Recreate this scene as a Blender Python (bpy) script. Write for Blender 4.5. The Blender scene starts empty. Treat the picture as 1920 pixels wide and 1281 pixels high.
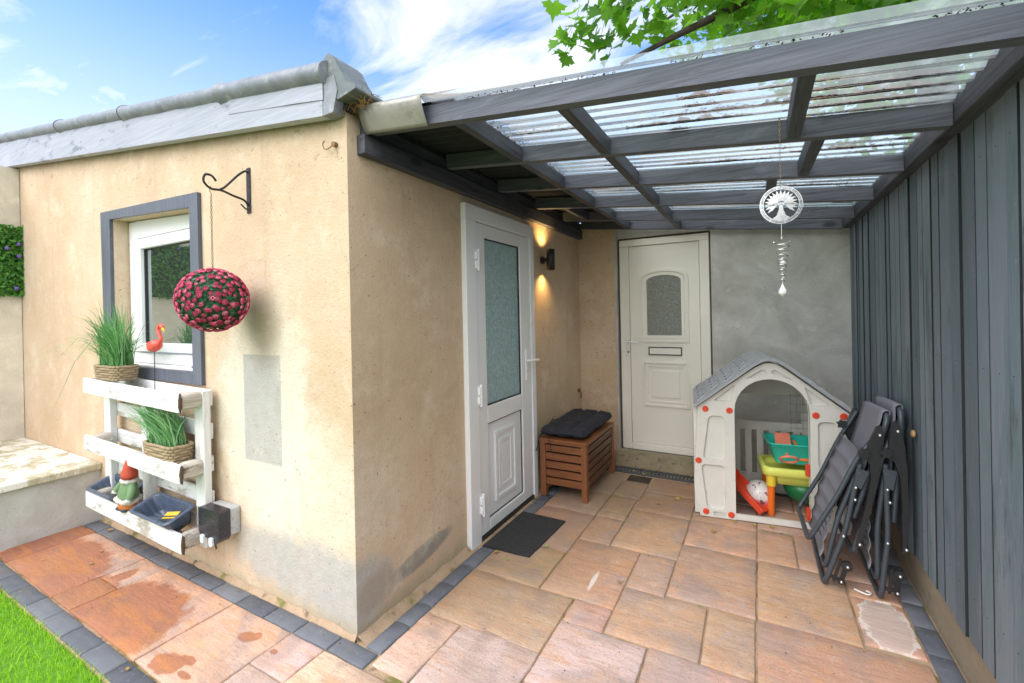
import bpy, bmesh, math, random
from mathutils import Vector, Matrix, noise
R = random.Random(11)
scene = bpy.context.scene
COL = scene.collection
V = Vector
PI = math.pi
rad = math.radians
SLOPE = 0.108

# ------------------------------------------------------------------ mesh helpers
class MB:
    def __init__(s): s.v = []; s.f = []; s.m = []; s.sm = []; s.col = []
    def add(s, vs, fs, mi=0, smooth=False):
        o = len(s.v)
        s.v += [tuple(p) for p in vs]
        for f in fs:
            s.f.append(tuple(i + o for i in f)); s.m.append(mi); s.sm.append(smooth)
        return o
    def box(s, x0, x1, y0, y1, z0, z1, mi=0):
        vs = [(x, y, z) for z in (z0, z1) for y in (y0, y1) for x in (x0, x1)]
        s.add(vs, [(0, 2, 3, 1), (4, 5, 7, 6), (0, 1, 5, 4), (2, 6, 7, 3), (0, 4, 6, 2), (1, 3, 7, 5)], mi)
        return s
    def obox(s, c, ax, h, mi=0):
        c = V(c); a, b, d = [V(q) for q in ax]
        vs = [c + a * h[0] * i + b * h[1] * j + d * h[2] * k for k in (-1, 1) for j in (-1, 1) for i in (-1, 1)]
        s.add(vs, [(0, 2, 3, 1), (4, 5, 7, 6), (0, 1, 5, 4), (2, 6, 7, 3), (0, 4, 6, 2), (1, 3, 7, 5)], mi)
        return s
    def prism(s, poly, o, u, v, w, mi=0, smooth=False):
        """polygon (a,b) -> o+u*a+v*b, extruded along vector w"""
        o = V(o); u = V(u); v = V(v); w = V(w); n = len(poly)
        p = [o + u * a + v * b for a, b in poly]
        vs = p + [q + w for q in p]
        s.add(vs, [tuple(range(n)), tuple(range(2 * n - 1, n - 1, -1))], mi)
        s.add(vs, [(i, i + n, (i + 1) % n + n, (i + 1) % n) for i in range(n)], mi, smooth)
        return s
    def tube(s, path, r, n=8, closed=False, mi=0, flat=1.0, caps=True):
        P = [V(p) for p in path]; k = len(P)
        rr = r if isinstance(r, (list, tuple)) else [r] * k
        T = []
        for i in range(k):
            a = P[(i - 1) % k] if (closed or i > 0) else P[i]
            b = P[(i + 1) % k] if (closed or i < k - 1) else P[i]
            t = (b - a); T.append(t.normalized() if t.length > 1e-9 else V((0, 0, 1)))
        nrm = T[0].orthogonal().normalized(); vs = []
        if abs(T[0].z) < .9:
            nrm = (V((0, 0, 1)) - T[0] * T[0].z).normalized()
        for i in range(k):
            nrm = (nrm - T[i] * nrm.dot(T[i]))
            nrm = nrm.normalized() if nrm.length > 1e-6 else T[i].orthogonal().normalized()
            b = T[i].cross(nrm)
            for j in range(n):
                a = 2 * PI * j / n
                vs.append(P[i] + nrm * math.cos(a) * rr[i] + b * math.sin(a) * rr[i] * flat)
        fs = []
        for i in range(k if closed else k - 1):
            for j in range(n):
                i2 = (i + 1) % k
                fs.append((i * n + j, i * n + (j + 1) % n, i2 * n + (j + 1) % n, i2 * n + j))
        o = s.add(vs, fs, mi, True)
        if not closed and caps:
            s.add([vs[j] for j in range(n)], [tuple(range(n - 1, -1, -1))], mi)
            s.add([vs[(k - 1) * n + j] for j in range(n)], [tuple(range(n))], mi)
        return s
    def lathe(s, prof, o=(0, 0, 0), n=20, mi=0, sx=1, sy=1, rot=None, smooth=True):
        o = V(o); vs = []; k = len(prof)
        for r, z in prof:
            for j in range(n):
                a = 2 * PI * j / n
                p = V((r * math.cos(a) * sx, r * math.sin(a) * sy, z))
                if rot: p = rot @ p
                vs.append(o + p)
        fs = [(i * n + j, i * n + (j + 1) % n, (i + 1) * n + (j + 1) % n, (i + 1) * n + j) for i in range(k - 1) for j in range(n)]
        if prof[0][0] > 1e-5: fs.append(tuple(range(n - 1, -1, -1)))
        if prof[-1][0] > 1e-5: fs.append(tuple((k - 1) * n + j for j in range(n)))
        s.add(vs, fs, mi, smooth); return s
    def ball(s, c, r, nu=16, nv=10, mi=0, rot=None, lump=0, seed=0):
        r = r if isinstance(r, (tuple, list)) else (r, r, r); vs = []; c = V(c)
        for i in range(nv + 1):
            th = PI * i / nv
            for j in range(nu):
                a = 2 * PI * j / nu
                d = V((math.sin(th) * math.cos(a), math.sin(th) * math.sin(a), math.cos(th)))
                q = 1 + (lump * noise.noise(d * 3 + V((seed, seed, 0))) if lump else 0)
                p = V((d.x * r[0] * q, d.y * r[1] * q, d.z * r[2] * q))
                if rot: p = rot @ p
                vs.append(c + p)
        s.add(vs, [(i * nu + j, (i + 1) * nu + j, (i + 1) * nu + (j + 1) % nu, i * nu + (j + 1) % nu) for i in range(nv) for j in range(nu)], mi, True)
        return s
    def build(s, name, mats, parent=None, bevel=0, seg=2, subsurf=0, solid=0, weld=False):
        me = bpy.data.meshes.new(name)
        me.from_pydata(s.v, [], s.f)
        for m in (mats if isinstance(mats, (list, tuple)) else [mats]): me.materials.append(m)
        me.polygons.foreach_set('material_index', s.m)
        me.polygons.foreach_set('use_smooth', s.sm)
        bm = bmesh.new(); bm.from_mesh(me)
        if weld: bmesh.ops.remove_doubles(bm, verts=bm.verts, dist=1e-5)
        if s.col:
            pass
        bmesh.ops.recalc_face_normals(bm, faces=bm.faces)
        bm.to_mesh(me); bm.free()
        o = bpy.data.objects.new(name, me); COL.objects.link(o)
        if solid:
            md = o.modifiers.new('solid', 'SOLIDIFY'); md.thickness = solid; md.offset = 0
        if bevel:
            md = o.modifiers.new('bevel', 'BEVEL'); md.width = bevel; md.segments = seg; md.limit_method = 'ANGLE'; md.angle_limit = rad(40)
        if subsurf:
            md = o.modifiers.new('sub', 'SUBSURF'); md.levels = subsurf; md.render_levels = subsurf
        if parent: adopt(o, parent)
        return o

def world_of(o):
    m = o.matrix_basis.copy()
    if o.parent: m = world_of(o.parent) @ o.matrix_parent_inverse @ m
    return m
def adopt(o, p):
    o.parent = p; o.matrix_parent_inverse = world_of(p).inverted()
def tag(o, label=None, cat=None, group=None, kind=None):
    if label: o['label'] = label
    if cat: o['category'] = cat
    if group: o['group'] = group
    if kind: o['kind'] = kind
    return o
def thing(name, label, cat, loc, group=None):
    o = bpy.data.objects.new(name, None); COL.objects.link(o); o.location = loc
    o.empty_display_size = .05
    return tag(o, label, cat, group)
def structure(o, label=None): o['kind'] = 'structure'; return o
def copy_tree(o, parent=None):
    c = o.copy(); COL.objects.link(c)
    if parent: c.parent = parent
    for ch in list(o.children): copy_tree(ch, c)
    return c
def fillet(pts, r=.04, k=5, closed=False):
    P = [V(p) for p in pts]; out = []; n = len(P)
    for i in range(n):
        if not closed and i in (0, n - 1): out.append(P[i]); continue
        a = P[i - 1]; b = P[i]; c = P[(i + 1) % n]
        d1 = a - b; d2 = c - b
        q = min(r, d1.length * .48, d2.length * .48)
        s = b + d1.normalized() * q; e = b + d2.normalized() * q
        for t in range(k + 1):
            t /= k
            out.append(s * (1 - t) ** 2 + b * 2 * t * (1 - t) + e * t * t)
    return out
def catmull(pts, k=6):
    P = [V(p) for p in pts]; P = [P[0] * 2 - P[1]] + P + [P[-1] * 2 - P[-2]]; out = []
    for i in range(1, len(P) - 2):
        for j in range(k):
            t = j / k; a, b, c, d = P[i - 1], P[i], P[i + 1], P[i + 2]
            out.append(.5 * ((2 * b) + (c - a) * t + (2 * a - 5 * b + 4 * c - d) * t * t + (3 * b - a - 3 * c + d) * t ** 3))
    out.append(P[-2]); return out
def fillet2(poly, r, k=4):
    return [(p.x, p.y) for p in fillet([(a, b, 0) for a, b in poly], r, k, closed=True)]
def cut(o, cutters):
    """apply boolean differences and drop the cutters"""
    for c in cutters:
        md = o.modifiers.new('cut', 'BOOLEAN'); md.operation = 'DIFFERENCE'; md.solver = 'EXACT'; md.object = c
    bpy.context.view_layer.update()
    dg = bpy.context.evaluated_depsgraph_get()
    me = bpy.data.meshes.new_from_object(o.evaluated_get(dg))
    o.modifiers.clear(); o.data = me
    for c in cutters: bpy.data.objects.remove(c, do_unlink=True)

# ------------------------------------------------------------------ node helpers
def nd(nt, t, ins=None, **props):
    n = nt.nodes.new(t)
    for k, v in props.items(): setattr(n, k, v)
    for k, v in (ins or {}).items():
        s = n.inputs[k]
        if isinstance(v, bpy.types.NodeSocket): nt.links.new(v, s)
        else:
            if isinstance(v, tuple) and len(v) == 3 and s.type == 'RGBA': v = (*v, 1)
            s.default_value = v
    return n
def mixc(nt, f, a, b, bt='MIX'):
    n = nt.nodes.new('ShaderNodeMix'); n.data_type = 'RGBA'; n.blend_type = bt
    for i, v in ((0, f), (6, a), (7, b)):
        s = n.inputs[i]
        if isinstance(v, bpy.types.NodeSocket): nt.links.new(v, s)
        else: s.default_value = (*v, 1) if isinstance(v, tuple) and len(v) == 3 else v
    return n.outputs[2]
def mth(nt, op, a, b=0.0, clamp=False):
    n = nd(nt, 'ShaderNodeMath', {0: a, 1: b}, operation=op); n.use_clamp = clamp
    return n.outputs[0]
def ramp(nt, f, pts):
    n = nt.nodes.new('ShaderNodeValToRGB'); nt.links.new(f, n.inputs[0])
    e = n.color_ramp.elements
    while len(e) < len(pts): e.new(.5)
    for i, (p, c) in enumerate(pts):
        e[i].position = p; e[i].color = (*c, 1) if isinstance(c, tuple) else (c, c, c, 1)
    return n.outputs[0]
def noi(nt, vec, scale, detail=4, rough=.55, dist=0, out='Fac'):
    return nd(nt, 'ShaderNodeTexNoise', {'Vector': vec, 'Scale': scale, 'Detail': detail, 'Roughness': rough, 'Distortion': dist}).outputs[out]
def coords(nt, scale=(1, 1, 1), rot=(0, 0, 0), which='Object'):
    tc = nt.nodes.new('ShaderNodeTexCoord')
    return nd(nt, 'ShaderNodeMapping', {'Vector': tc.outputs[which], 'Scale': scale, 'Rotation': rot}).outputs[0]
def new_mat(name):
    m = bpy.data.materials.new(name); m.use_nodes = True; nt = m.node_tree
    return m, nt, nt.nodes['Principled BSDF']
def setb(nt, b, **k):
    for n, v in k.items():
        s = b.inputs[n.replace('_', ' ')]
        if isinstance(v, bpy.types.NodeSocket): nt.links.new(v, s)
        else: s.default_value = (*v, 1) if isinstance(v, tuple) and len(v) == 3 and s.type == 'RGBA' else v
def bump(nt, b, h, strength=.3, dist=.01, prev=None):
    n = nd(nt, 'ShaderNodeBump', {'Height': h, 'Strength': strength, 'Distance': dist})
    if prev: nt.links.new(prev, n.inputs['Normal'])
    nt.links.new(n.outputs[0], b.inputs['Normal']); return n.outputs[0]
def soft(nt, x, lo, hi):
    return nd(nt, 'ShaderNodeMapRange', {0: x, 1: lo, 2: hi, 3: 0.0, 4: 1.0}, interpolation_type='SMOOTHSTEP').outputs[0]
def blob(nt, vec, c, r, warp, edge=.25, angle=(0, 0, 0)):
    """1 inside a noise-warped ellipsoid c, r"""
    a = nd(nt, 'ShaderNodeVectorMath', {0: vec, 1: c}, operation='SUBTRACT').outputs[0]
    if any(angle): a = nd(nt, 'ShaderNodeVectorRotate', {'Vector': a, 'Rotation': angle}, rotation_type='EULER_XYZ').outputs[0]
    a = nd(nt, 'ShaderNodeVectorMath', {0: a, 1: tuple(1 / q for q in r)}, operation='MULTIPLY').outputs[0]
    l = nd(nt, 'ShaderNodeVectorMath', {0: a}, operation='LENGTH').outputs['Value']
    l = mth(nt, 'ADD', l, warp)
    return soft(nt, l, 1 + edge, 1 - edge)

def simple(name, col, rough=.5, var=.12, scale=8, bmp=0, bscale=60, metal=0, spec=.5, dirt=0, dirtcol=(.08, .06, .04), coat=0):
    m, nt, b = new_mat(name); co = coords(nt)
    n1 = noi(nt, co, scale)
    c = mixc(nt, n1, tuple(q * (1 - var) for q in col), tuple(min(1, q * (1 + var)) for q in col))
    if dirt:
        d = soft(nt, noi(nt, co, scale * 2.3, 6, .65), .52, .72)
        c = mixc(nt, mth(nt, 'MULTIPLY', d, dirt), c, dirtcol)
    setb(nt, b, Base_Color=c, Metallic=metal, Specular_IOR_Level=spec, Coat_Weight=coat)
    setb(nt, b, Roughness=nd(nt, 'ShaderNodeMapRange', {0: noi(nt, co, scale * 3), 1: .3, 2: .7, 3: max(.02, rough - .08), 4: min(1, rough + .1)}).outputs[0])
    if bmp: bump(nt, b, noi(nt, co, bscale, 5), bmp, .004)
    return m
def wood(name, c1, c2, axis=2, rough=.6, bmp=.35, spec=.4, wear=0, wearcol=(.3, .2, .12), fine=1, knots=0, wt=.56):
    m, nt, b = new_mat(name)
    sc = [70 * fine] * 3; sc[axis] = 2.6 * fine
    co = coords(nt, tuple(sc)); c0 = coords(nt)
    g = noi(nt, co, 1, 5, .6, .9)
    big = noi(nt, c0, 2.2, 3)
    f = mth(nt, 'ADD', mth(nt, 'MULTIPLY', g, .85), mth(nt, 'MULTIPLY', big, .25))
    rnd = nd(nt, 'ShaderNodeNewGeometry').outputs['Random Per Island']
    f = mth(nt, 'ADD', f, mth(nt, 'MULTIPLY', mth(nt, 'SUBTRACT', rnd, .5), .35))
    c = ramp(nt, f, [(.3, c1), (.72, c2)])
    if knots:
        kc = [5, 5, 5]; kc[axis] = 2.4
        vo = nd(nt, 'ShaderNodeTexVoronoi', {'Vector': coords(nt, tuple(kc)), 'Scale': 1.0, 'Randomness': 1.0})
        k = soft(nt, vo.outputs['Distance'], .16, .06)
        c = mixc(nt, mth(nt, 'MULTIPLY', k, knots), c, tuple(q * .45 for q in c1))
    if wear:
        wc = [9] * 3; wc[axis] = 3
        w = soft(nt, noi(nt, coords(nt, tuple(wc)), 1.0, 7, .7), wt, wt + .09)
        c = mixc(nt, mth(nt, 'MULTIPLY', w, wear), c, wearcol)
    setb(nt, b, Base_Color=c, Roughness=rough, Specular_IOR_Level=spec)
    bump(nt, b, g, bmp, .003)
    return m

# ------------------------------------------------------------------ materials
def render_wall_material():
    m, nt, b = new_mat('tan_render'); co = coords(nt)
    big = noi(nt, co, 1.3, 5, .6); mid = noi(nt, co, 7, 6, .6); fine = noi(nt, co, 160, 3)
    c = ramp(nt, big, [(.3, (.565, .41, .27)), (.5, (.64, .482, .335)), (.72, (.70, .56, .42))])
    c = mixc(nt, mth(nt, 'MULTIPLY', soft(nt, mid, .5, .75), .35), c, (.80, .68, .52))
    # vertical weather streaks
    st = noi(nt, coords(nt, (9, 9, .7)), 1, 5, .6)
    c = mixc(nt, mth(nt, 'MULTIPLY', soft(nt, st, .55, .75), .25), c, (.40, .29, .17))
    warp = mth(nt, 'MULTIPLY', mth(nt, 'SUBTRACT', noi(nt, co, 9, 6, .65), .5), 1.1)
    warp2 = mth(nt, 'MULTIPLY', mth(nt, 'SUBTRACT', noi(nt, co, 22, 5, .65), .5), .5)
    cem = mixc(nt, noi(nt, co, 14, 7, .7), (.33, .325, .31), (.56, .55, .525))
    pale = (.78, .72, .62)
    def put(c, mask, col, k=1): return mixc(nt, mth(nt, 'MULTIPLY', mask, k), c, col)
    # pale halo and cement rectangle where a box was removed
    c = put(c, blob(nt, co, (-.67, 0, .92), (.40, .4, .62), warp, .3), pale, .7)
    c = put(c, blob(nt, co, (-.35, 0, .55), (.42, .4, .40), warp, .4), pale, .5)
    sx = nd(nt, 'ShaderNodeSeparateXYZ', {0: co})
    X, Y, Z = sx.outputs
    wb = mth(nt, 'MULTIPLY', mth(nt, 'SUBTRACT', noi(nt, co, 45, 5, .7), .5), .012)
    Xw = mth(nt, 'ADD', X, wb); Zw = mth(nt, 'ADD', Z, wb)
    front = mth(nt, 'LESS_THAN', Y, .02)
    rect = mth(nt, 'MULTIPLY', mth(nt, 'MULTIPLY', soft(nt, Xw, -.838, -.828), soft(nt, Xw, -.508, -.52)),
               mth(nt, 'MULTIPLY', soft(nt, Zw, .69, .705), soft(nt, Zw, 1.268, 1.255)))
    rect = mth(nt, 'MULTIPLY', rect, front)
    c = put(c, rect, cem, .9)
    # soft-edged dark patch above it
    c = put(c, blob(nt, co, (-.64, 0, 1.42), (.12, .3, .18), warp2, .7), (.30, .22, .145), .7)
    # cement repair along the foot of the front wall
    for cc, rr in (((-.66, 0, .22), (.30, .3, .13)), ((-.28, 0, .20), (.38, .3, .17)), ((-.05, 0, .14), (.22, .2, .19))):
        c = put(c, blob(nt, co, cc, rr, warp, .35), cem, .85)
    # cement smear on the side wall
    c = put(c, blob(nt, co, (0, .44, .165), (.06, .26, .052), warp2, .2, (rad(-6), 0, 0)), (.30, .28, .25), .95)
    c = put(c, blob(nt, co, (0, .13, .15), (.03, .12, .09), warp, .4), (.38, .33, .27), .8)
    # old grey nib edge and greenish foot
    low = mth(nt, 'MULTIPLY', soft(nt, mth(nt, 'ADD', Z, mth(nt, 'MULTIPLY', warp, .12)), .10, .015), .8)
    c = put(c, low, (.42, .36, .24), .8)
    # darker towards the top, below the fascia
    top = mth(nt, 'SUBTRACT', Z, mth(nt, 'MULTIPLY', X, -.125))
    c = put(c, soft(nt, mth(nt, 'ADD', top, mth(nt, 'MULTIPLY', warp, .16)), 2.24, 2.42), (.30, .22, .13), .75)
    # grain, hairline cracks, speckle and grime
    c = put(c, soft(nt, noi(nt, co, 110, 4, .7), .50, .68), (.40, .29, .18), .42)
    vc = nd(nt, 'ShaderNodeVectorMath', {0: co, 1: nd(nt, 'ShaderNodeVectorMath', {0: noi(nt, co, 5, 5, .6, 0, 'Color'), 1: (.25, .25, .25)}, operation='MULTIPLY').outputs[0]}, operation='ADD').outputs[0]
    ck = nd(nt, 'ShaderNodeTexVoronoi', {'Vector': vc, 'Scale': 1.7}, feature='DISTANCE_TO_EDGE').outputs['Distance']
    c = put(c, mth(nt, 'MULTIPLY', soft(nt, ck, .006, .001), soft(nt, noi(nt, co, 2.1, 2), .52, .62)), (.24, .18, .12), .35)
    c = put(c, soft(nt, noi(nt, co, 26, 8, .75), .50, .72), (.50, .37, .23), .40)
    c = put(c, soft(nt, noi(nt, co, 3.1, 7, .68), .52, .70), (.80, .70, .56), .40)
    sp = soft(nt, noi(nt, co, 48, 2, .5), .68, .74)
    c = put(c, sp, (.20, .145, .09), .8)
    grime = mth(nt, 'MULTIPLY', soft(nt, noi(nt, co, 13, 8, .75), .56, .68), soft(nt, top, 1.75, 2.35))
    c = put(c, grime, (.24, .18, .11), .65)
    setb(nt, b, Base_Color=c, Roughness=.93, Specular_IOR_Level=.2)
    h = mth(nt, 'ADD', mth(nt, 'MULTIPLY', noi(nt, co, 70, 6, .75), .8), mth(nt, 'MULTIPLY', noi(nt, co, 11, 3), .9))
    h = mth(nt, 'SUBTRACT', h, mth(nt, 'MULTIPLY', rect, .12))
    bump(nt, b, h, .8, .008)
    return m
def grey_render_material(name, a, bcol, sc=3):
    m, nt, b = new_mat(name); co = coords(nt)
    c = ramp(nt, noi(nt, co, sc, 7, .65, .6), [(.3, a), (.7, bcol)])
    c = mixc(nt, mth(nt, 'MULTIPLY', soft(nt, noi(nt, co, 9, 6, .6), .55, .75), .4), c, tuple(q * 1.25 for q in bcol))
    c = mixc(nt, mth(nt, 'MULTIPLY', soft(nt, noi(nt, co, 70, 2), .68, .75), .5), c, tuple(q * .4 for q in a))
    setb(nt, b, Base_Color=c, Roughness=.95, Specular_IOR_Level=.15)
    bump(nt, b, mth(nt, 'ADD', noi(nt, co, 80, 5), noi(nt, co, 9, 4)), .5, .006)
    return m
def stone_material():
    m, nt, b = new_mat('sandstone'); co = coords(nt)
    at = nd(nt, 'ShaderNodeAttribute', attribute_name='tint').outputs['Color']
    rnd = nd(nt, 'ShaderNodeNewGeometry').outputs['Random Per Island']
    off = nd(nt, 'ShaderNodeVectorMath', {0: co, 1: nd(nt, 'ShaderNodeCombineXYZ', {0: mth(nt, 'MULTIPLY', rnd, 37), 1: mth(nt, 'MULTIPLY', rnd, 19), 2: 0.0}).outputs[0]}, operation='ADD').outputs[0]
    band = nd(nt, 'ShaderNodeMapping', {'Vector': off, 'Scale': (1.4, 5.5, 1), 'Rotation': (0, 0, .12)}).outputs[0]
    n1 = noi(nt, band, 1.6, 6, .6, 1.2)
    n2 = noi(nt, off, 3.1, 4, .6, .6)
    c = mixc(nt, soft(nt, n1, .42, .68), at, mixc(nt, .65, at, (.62, .33, .17)))
    grain = noi(nt, nd(nt, 'ShaderNodeMapping', {'Vector': off, 'Scale': (5, 26, 1), 'Rotation': (0, 0, .15)}).outputs[0], 1.5, 8, .7, .7)
    c = mixc(nt, mth(nt, 'MULTIPLY', soft(nt, grain, .48, .70), .55), c, (.36, .235, .18))
    c = mixc(nt, mth(nt, 'MULTIPLY', soft(nt, noi(nt, co, 17, 8, .72), .50, .70), .45), c, (.70, .55, .44))
    c = mixc(nt, mth(nt, 'MULTIPLY', soft(nt, n2, .46, .62), .6), c, (.36, .28, .255))
    c = mixc(nt, mth(nt, 'MULTIPLY', soft(nt, noi(nt, off, 2.2, 5, .6), .52, .7), .4), c, (.66, .52, .41))
    c = mixc(nt, mth(nt, 'MULTIPLY', soft(nt, noi(nt, co, 34, 6, .7), .60, .72), .55), c, (.17, .115, .08))
    c = mixc(nt, mth(nt, 'MULTIPLY', soft(nt, noi(nt, co, 130, 4, .65), .52, .68), .45), c, (.20, .13, .10))
    c = mixc(nt, mth(nt, 'MULTIPLY', soft(nt, noi(nt, off, 1.7, 6, .65, .8), .50, .66), .55), c, (.62, .36, .21))
    c = mixc(nt, mth(nt, 'MULTIPLY', soft(nt, noi(nt, off, 2.6, 7, .7, 1.2), .54, .66), .45), c, (.47, .37, .36))
    c = mixc(nt, mth(nt, 'MULTIPLY', soft(nt, noi(nt, co, 75, 2, .5), .70, .76), .5), c, (.70, .62, .54))
    # areas: still damp slabs, the pale dry patch, green-brown damp near the side wall
    w = mth(nt, 'MULTIPLY', mth(nt, 'SUBTRACT', noi(nt, nd(nt, 'ShaderNodeMapping', {'Vector': co, 'Scale': (1.6, .8, 1)}).outputs[0], 9, 8, .7), .5), .8)
    wf = mth(nt, 'MULTIPLY', mth(nt, 'SUBTRACT', noi(nt, co, 26, 4, .65), .5), .9)
    wet = None
    for cc, rr in (((-2.18, -.42, 0), (.52, .25, .3)), ((-1.6, -.44, 0), (.2, .15, .3)), ((-1.6, -.28, 0), (.05, .1, .3)), ((-1.17, -.43, 0), (.36, .25, .3)), ((-2.55, -.3, 0), (.12, .4, .3))):
        k = blob(nt, co, cc, rr, w, .10); wet = k if wet is None else mth(nt, 'MAXIMUM', wet, k)
    for cc, rr in (((-.47, -.22, 0), (.05, .03, .2)), ((-.43, -.20, 0), (.03, .025, .2)), ((-.56, -.42, 0), (.05, .022, .2)), ((-.62, -.47, 0), (.09, .05, .2)), ((-.27, -.22, 0), (.02, .012, .2)), ((-.48, -.47, 0), (.045, .014, .2))):
        wet = mth(nt, 'MAXIMUM', wet, blob(nt, co, cc, rr, wf, .12))
    wetc = mixc(nt, 1.0, c, (.72, .50, .40), 'MULTIPLY')
    wetc = mixc(nt, .45, wetc, mixc(nt, soft(nt, n1, .45, .62), (.34, .155, .10), (.50, .215, .085)))
    c = mixc(nt, wet, c, wetc)
    # dry bleached rim round the damp
    damp = blob(nt, co, (.35, 1.15, 0), (.42, .95, .3), w, .6)
    c = mixc(nt, mth(nt, 'MULTIPLY', damp, .40), c, (.25, .165, .09))
    damp2 = blob(nt, co, (.75, 2.3, 0), (.6, .55, .3), w, .5)
    c = mixc(nt, mth(nt, 'MULTIPLY', damp2, .5), c, (.17, .125, .075))
    # salt-edged stain on the slab by the fence
    l = blob(nt, co, (2.09, 1.17, 0), (.085, .19, .3), wf, .08)
    c = mixc(nt, mth(nt, 'MULTIPLY', l, .75), c, (.62, .50, .45))
    ring = mth(nt, 'SUBTRACT', blob(nt, co, (2.09, 1.17, 0), (.098, .205, .3), wf, .05), blob(nt, co, (2.09, 1.17, 0), (.085, .185, .3), wf, .08), True)
    c = mixc(nt, mth(nt, 'MULTIPLY', ring, .8), c, (.80, .74, .68))
    c = mixc(nt, mth(nt, 'MULTIPLY', blob(nt, co, (.80, .90, 0), (.012, .085, .1), wf, .4), .8), c, (.75, .70, .64))
    setb(nt, b, Base_Color=c, Specular_IOR_Level=.35)
    setb(nt, b, Roughness=mth(nt, 'SUBTRACT', .80, mth(nt, 'MULTIPLY', wet, .28)))
    h = mth(nt, 'ADD', mth(nt, 'MULTIPLY', noi(nt, band, 5, 6, .6), 1.0), mth(nt, 'MULTIPLY', noi(nt, co, 60, 6, .7), .6))
    bump(nt, b, h, .8, .008)
    return m
def block_material():
    m, nt, b = new_mat('charcoal_block'); co = coords(nt)
    rnd = nd(nt, 'ShaderNodeNewGeometry').outputs['Random Per Island']
    c = ramp(nt, mth(nt, 'ADD', mth(nt, 'MULTIPLY', rnd, .6), mth(nt, 'MULTIPLY', noi(nt, co, 12, 5), .5)), [(.2, (.085, .09, .11)), (.55, (.13, .14, .165)), (.95, (.19, .20, .225))])
    c = mixc(nt, mth(nt, 'MULTIPLY', soft(nt, noi(nt, co, 60, 3), .62, .72), .45), c, (.34, .34, .34))
    c = mixc(nt, mth(nt, 'MULTIPLY', soft(nt, noi(nt, co, 5, 5, .6), .56, .7), .35), c, (.16, .13, .07))
    setb(nt, b, Base_Color=c, Roughness=.72, Specular_IOR_Level=.4)
    bump(nt, b, noi(nt, co, 110, 4), .45, .003); return m
def mortar_material():
    m, nt, b = new_mat('mossy_mortar'); co = coords(nt)
    c = mixc(nt, noi(nt, co, 25, 5), (.36, .25, .16), (.52, .385, .27))
    c = mixc(nt, mth(nt, 'MULTIPLY', soft(nt, noi(nt, co, 4.5, 6, .65), .52, .66), .85), c, (.15, .16, .035))
    c = mixc(nt, mth(nt, 'MULTIPLY', soft(nt, noi(nt, co, 7, 6, .65), .56, .68), .8), c, (.06, .045, .03))
    setb(nt, b, Base_Color=c, Roughness=.95, Specular_IOR_Level=.1)
    bump(nt, b, noi(nt, co, 120, 4), .8, .006); return m
def leaf_material(name, c1, c2, trans=.5, rough=.5, tcol=None, seedscale=1):
    m, nt, b = new_mat(name)
    rnd = nd(nt, 'ShaderNodeNewGeometry').outputs['Random Per Island']
    c = mixc(nt, rnd, c1, c2)
    setb(nt, b, Base_Color=c, Roughness=rough, Specular_IOR_Level=.3)
    if trans:
        t = nd(nt, 'ShaderNodeBsdfTranslucent', {'Color': mixc(nt, rnd, tcol or c2, tuple(q * 1.3 for q in (tcol or c2)))})
        mx = nd(nt, 'ShaderNodeMixShader', {0: trans, 1: b.outputs[0], 2: t.outputs[0]})
        nt.links.new(mx.outputs[0], nt.nodes['Material Output'].inputs[0])
    return m
def sheet_material():
    m, nt, b = new_mat('clear_corrugated_plastic'); co = coords(nt)
    d = soft(nt, noi(nt, co, 6, 7, .7), .45, .75)
    tr = nd(nt, 'ShaderNodeBsdfTransparent', {'Color': mixc(nt, d, (.92, .97, .97), (.70, .82, .80))})
    tl = nd(nt, 'ShaderNodeBsdfTranslucent', {'Color': (.92, .96, .95)})
    gl = nd(nt, 'ShaderNodeBsdfGlossy', {'Color': (1, 1, 1), 'Roughness': .12})
    a = nd(nt, 'ShaderNodeMixShader', {0: mth(nt, 'ADD', .30, mth(nt, 'MULTIPLY', d, .30)), 1: tr.outputs[0], 2: tl.outputs[0]})
    fr = nd(nt, 'ShaderNodeFresnel', {'IOR': 1.4})
    f = nd(nt, 'ShaderNodeMixShader', {0: mth(nt, 'MULTIPLY', fr.outputs[0], .7, True), 1: a.outputs[0], 2: gl.outputs[0]})
    nt.links.new(f.outputs[0], nt.nodes['Material Output'].inputs[0])
    return m
def obscure_glass(name, col, sc, dist, streak=(1, 1, .6), rough=.25):
    m, nt, b = new_mat(name); co = coords(nt, streak)
    n = noi(nt, co, sc, 3, .6, dist)
    c = mixc(nt, soft(nt, n, .35, .7), tuple(q * .75 for q in col), tuple(q * 1.25 for q in col))
    setb(nt, b, Base_Color=c, Roughness=rough, Specular_IOR_Level=.8)
    bump(nt, b, n, .7, .006); return m
def emit(name, col, s):
    m, nt, b = new_mat(name)
    setb(nt, b, Emission_Color=col, Emission_Strength=s, Base_Color=(.9, .9, .9)); return m

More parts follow.
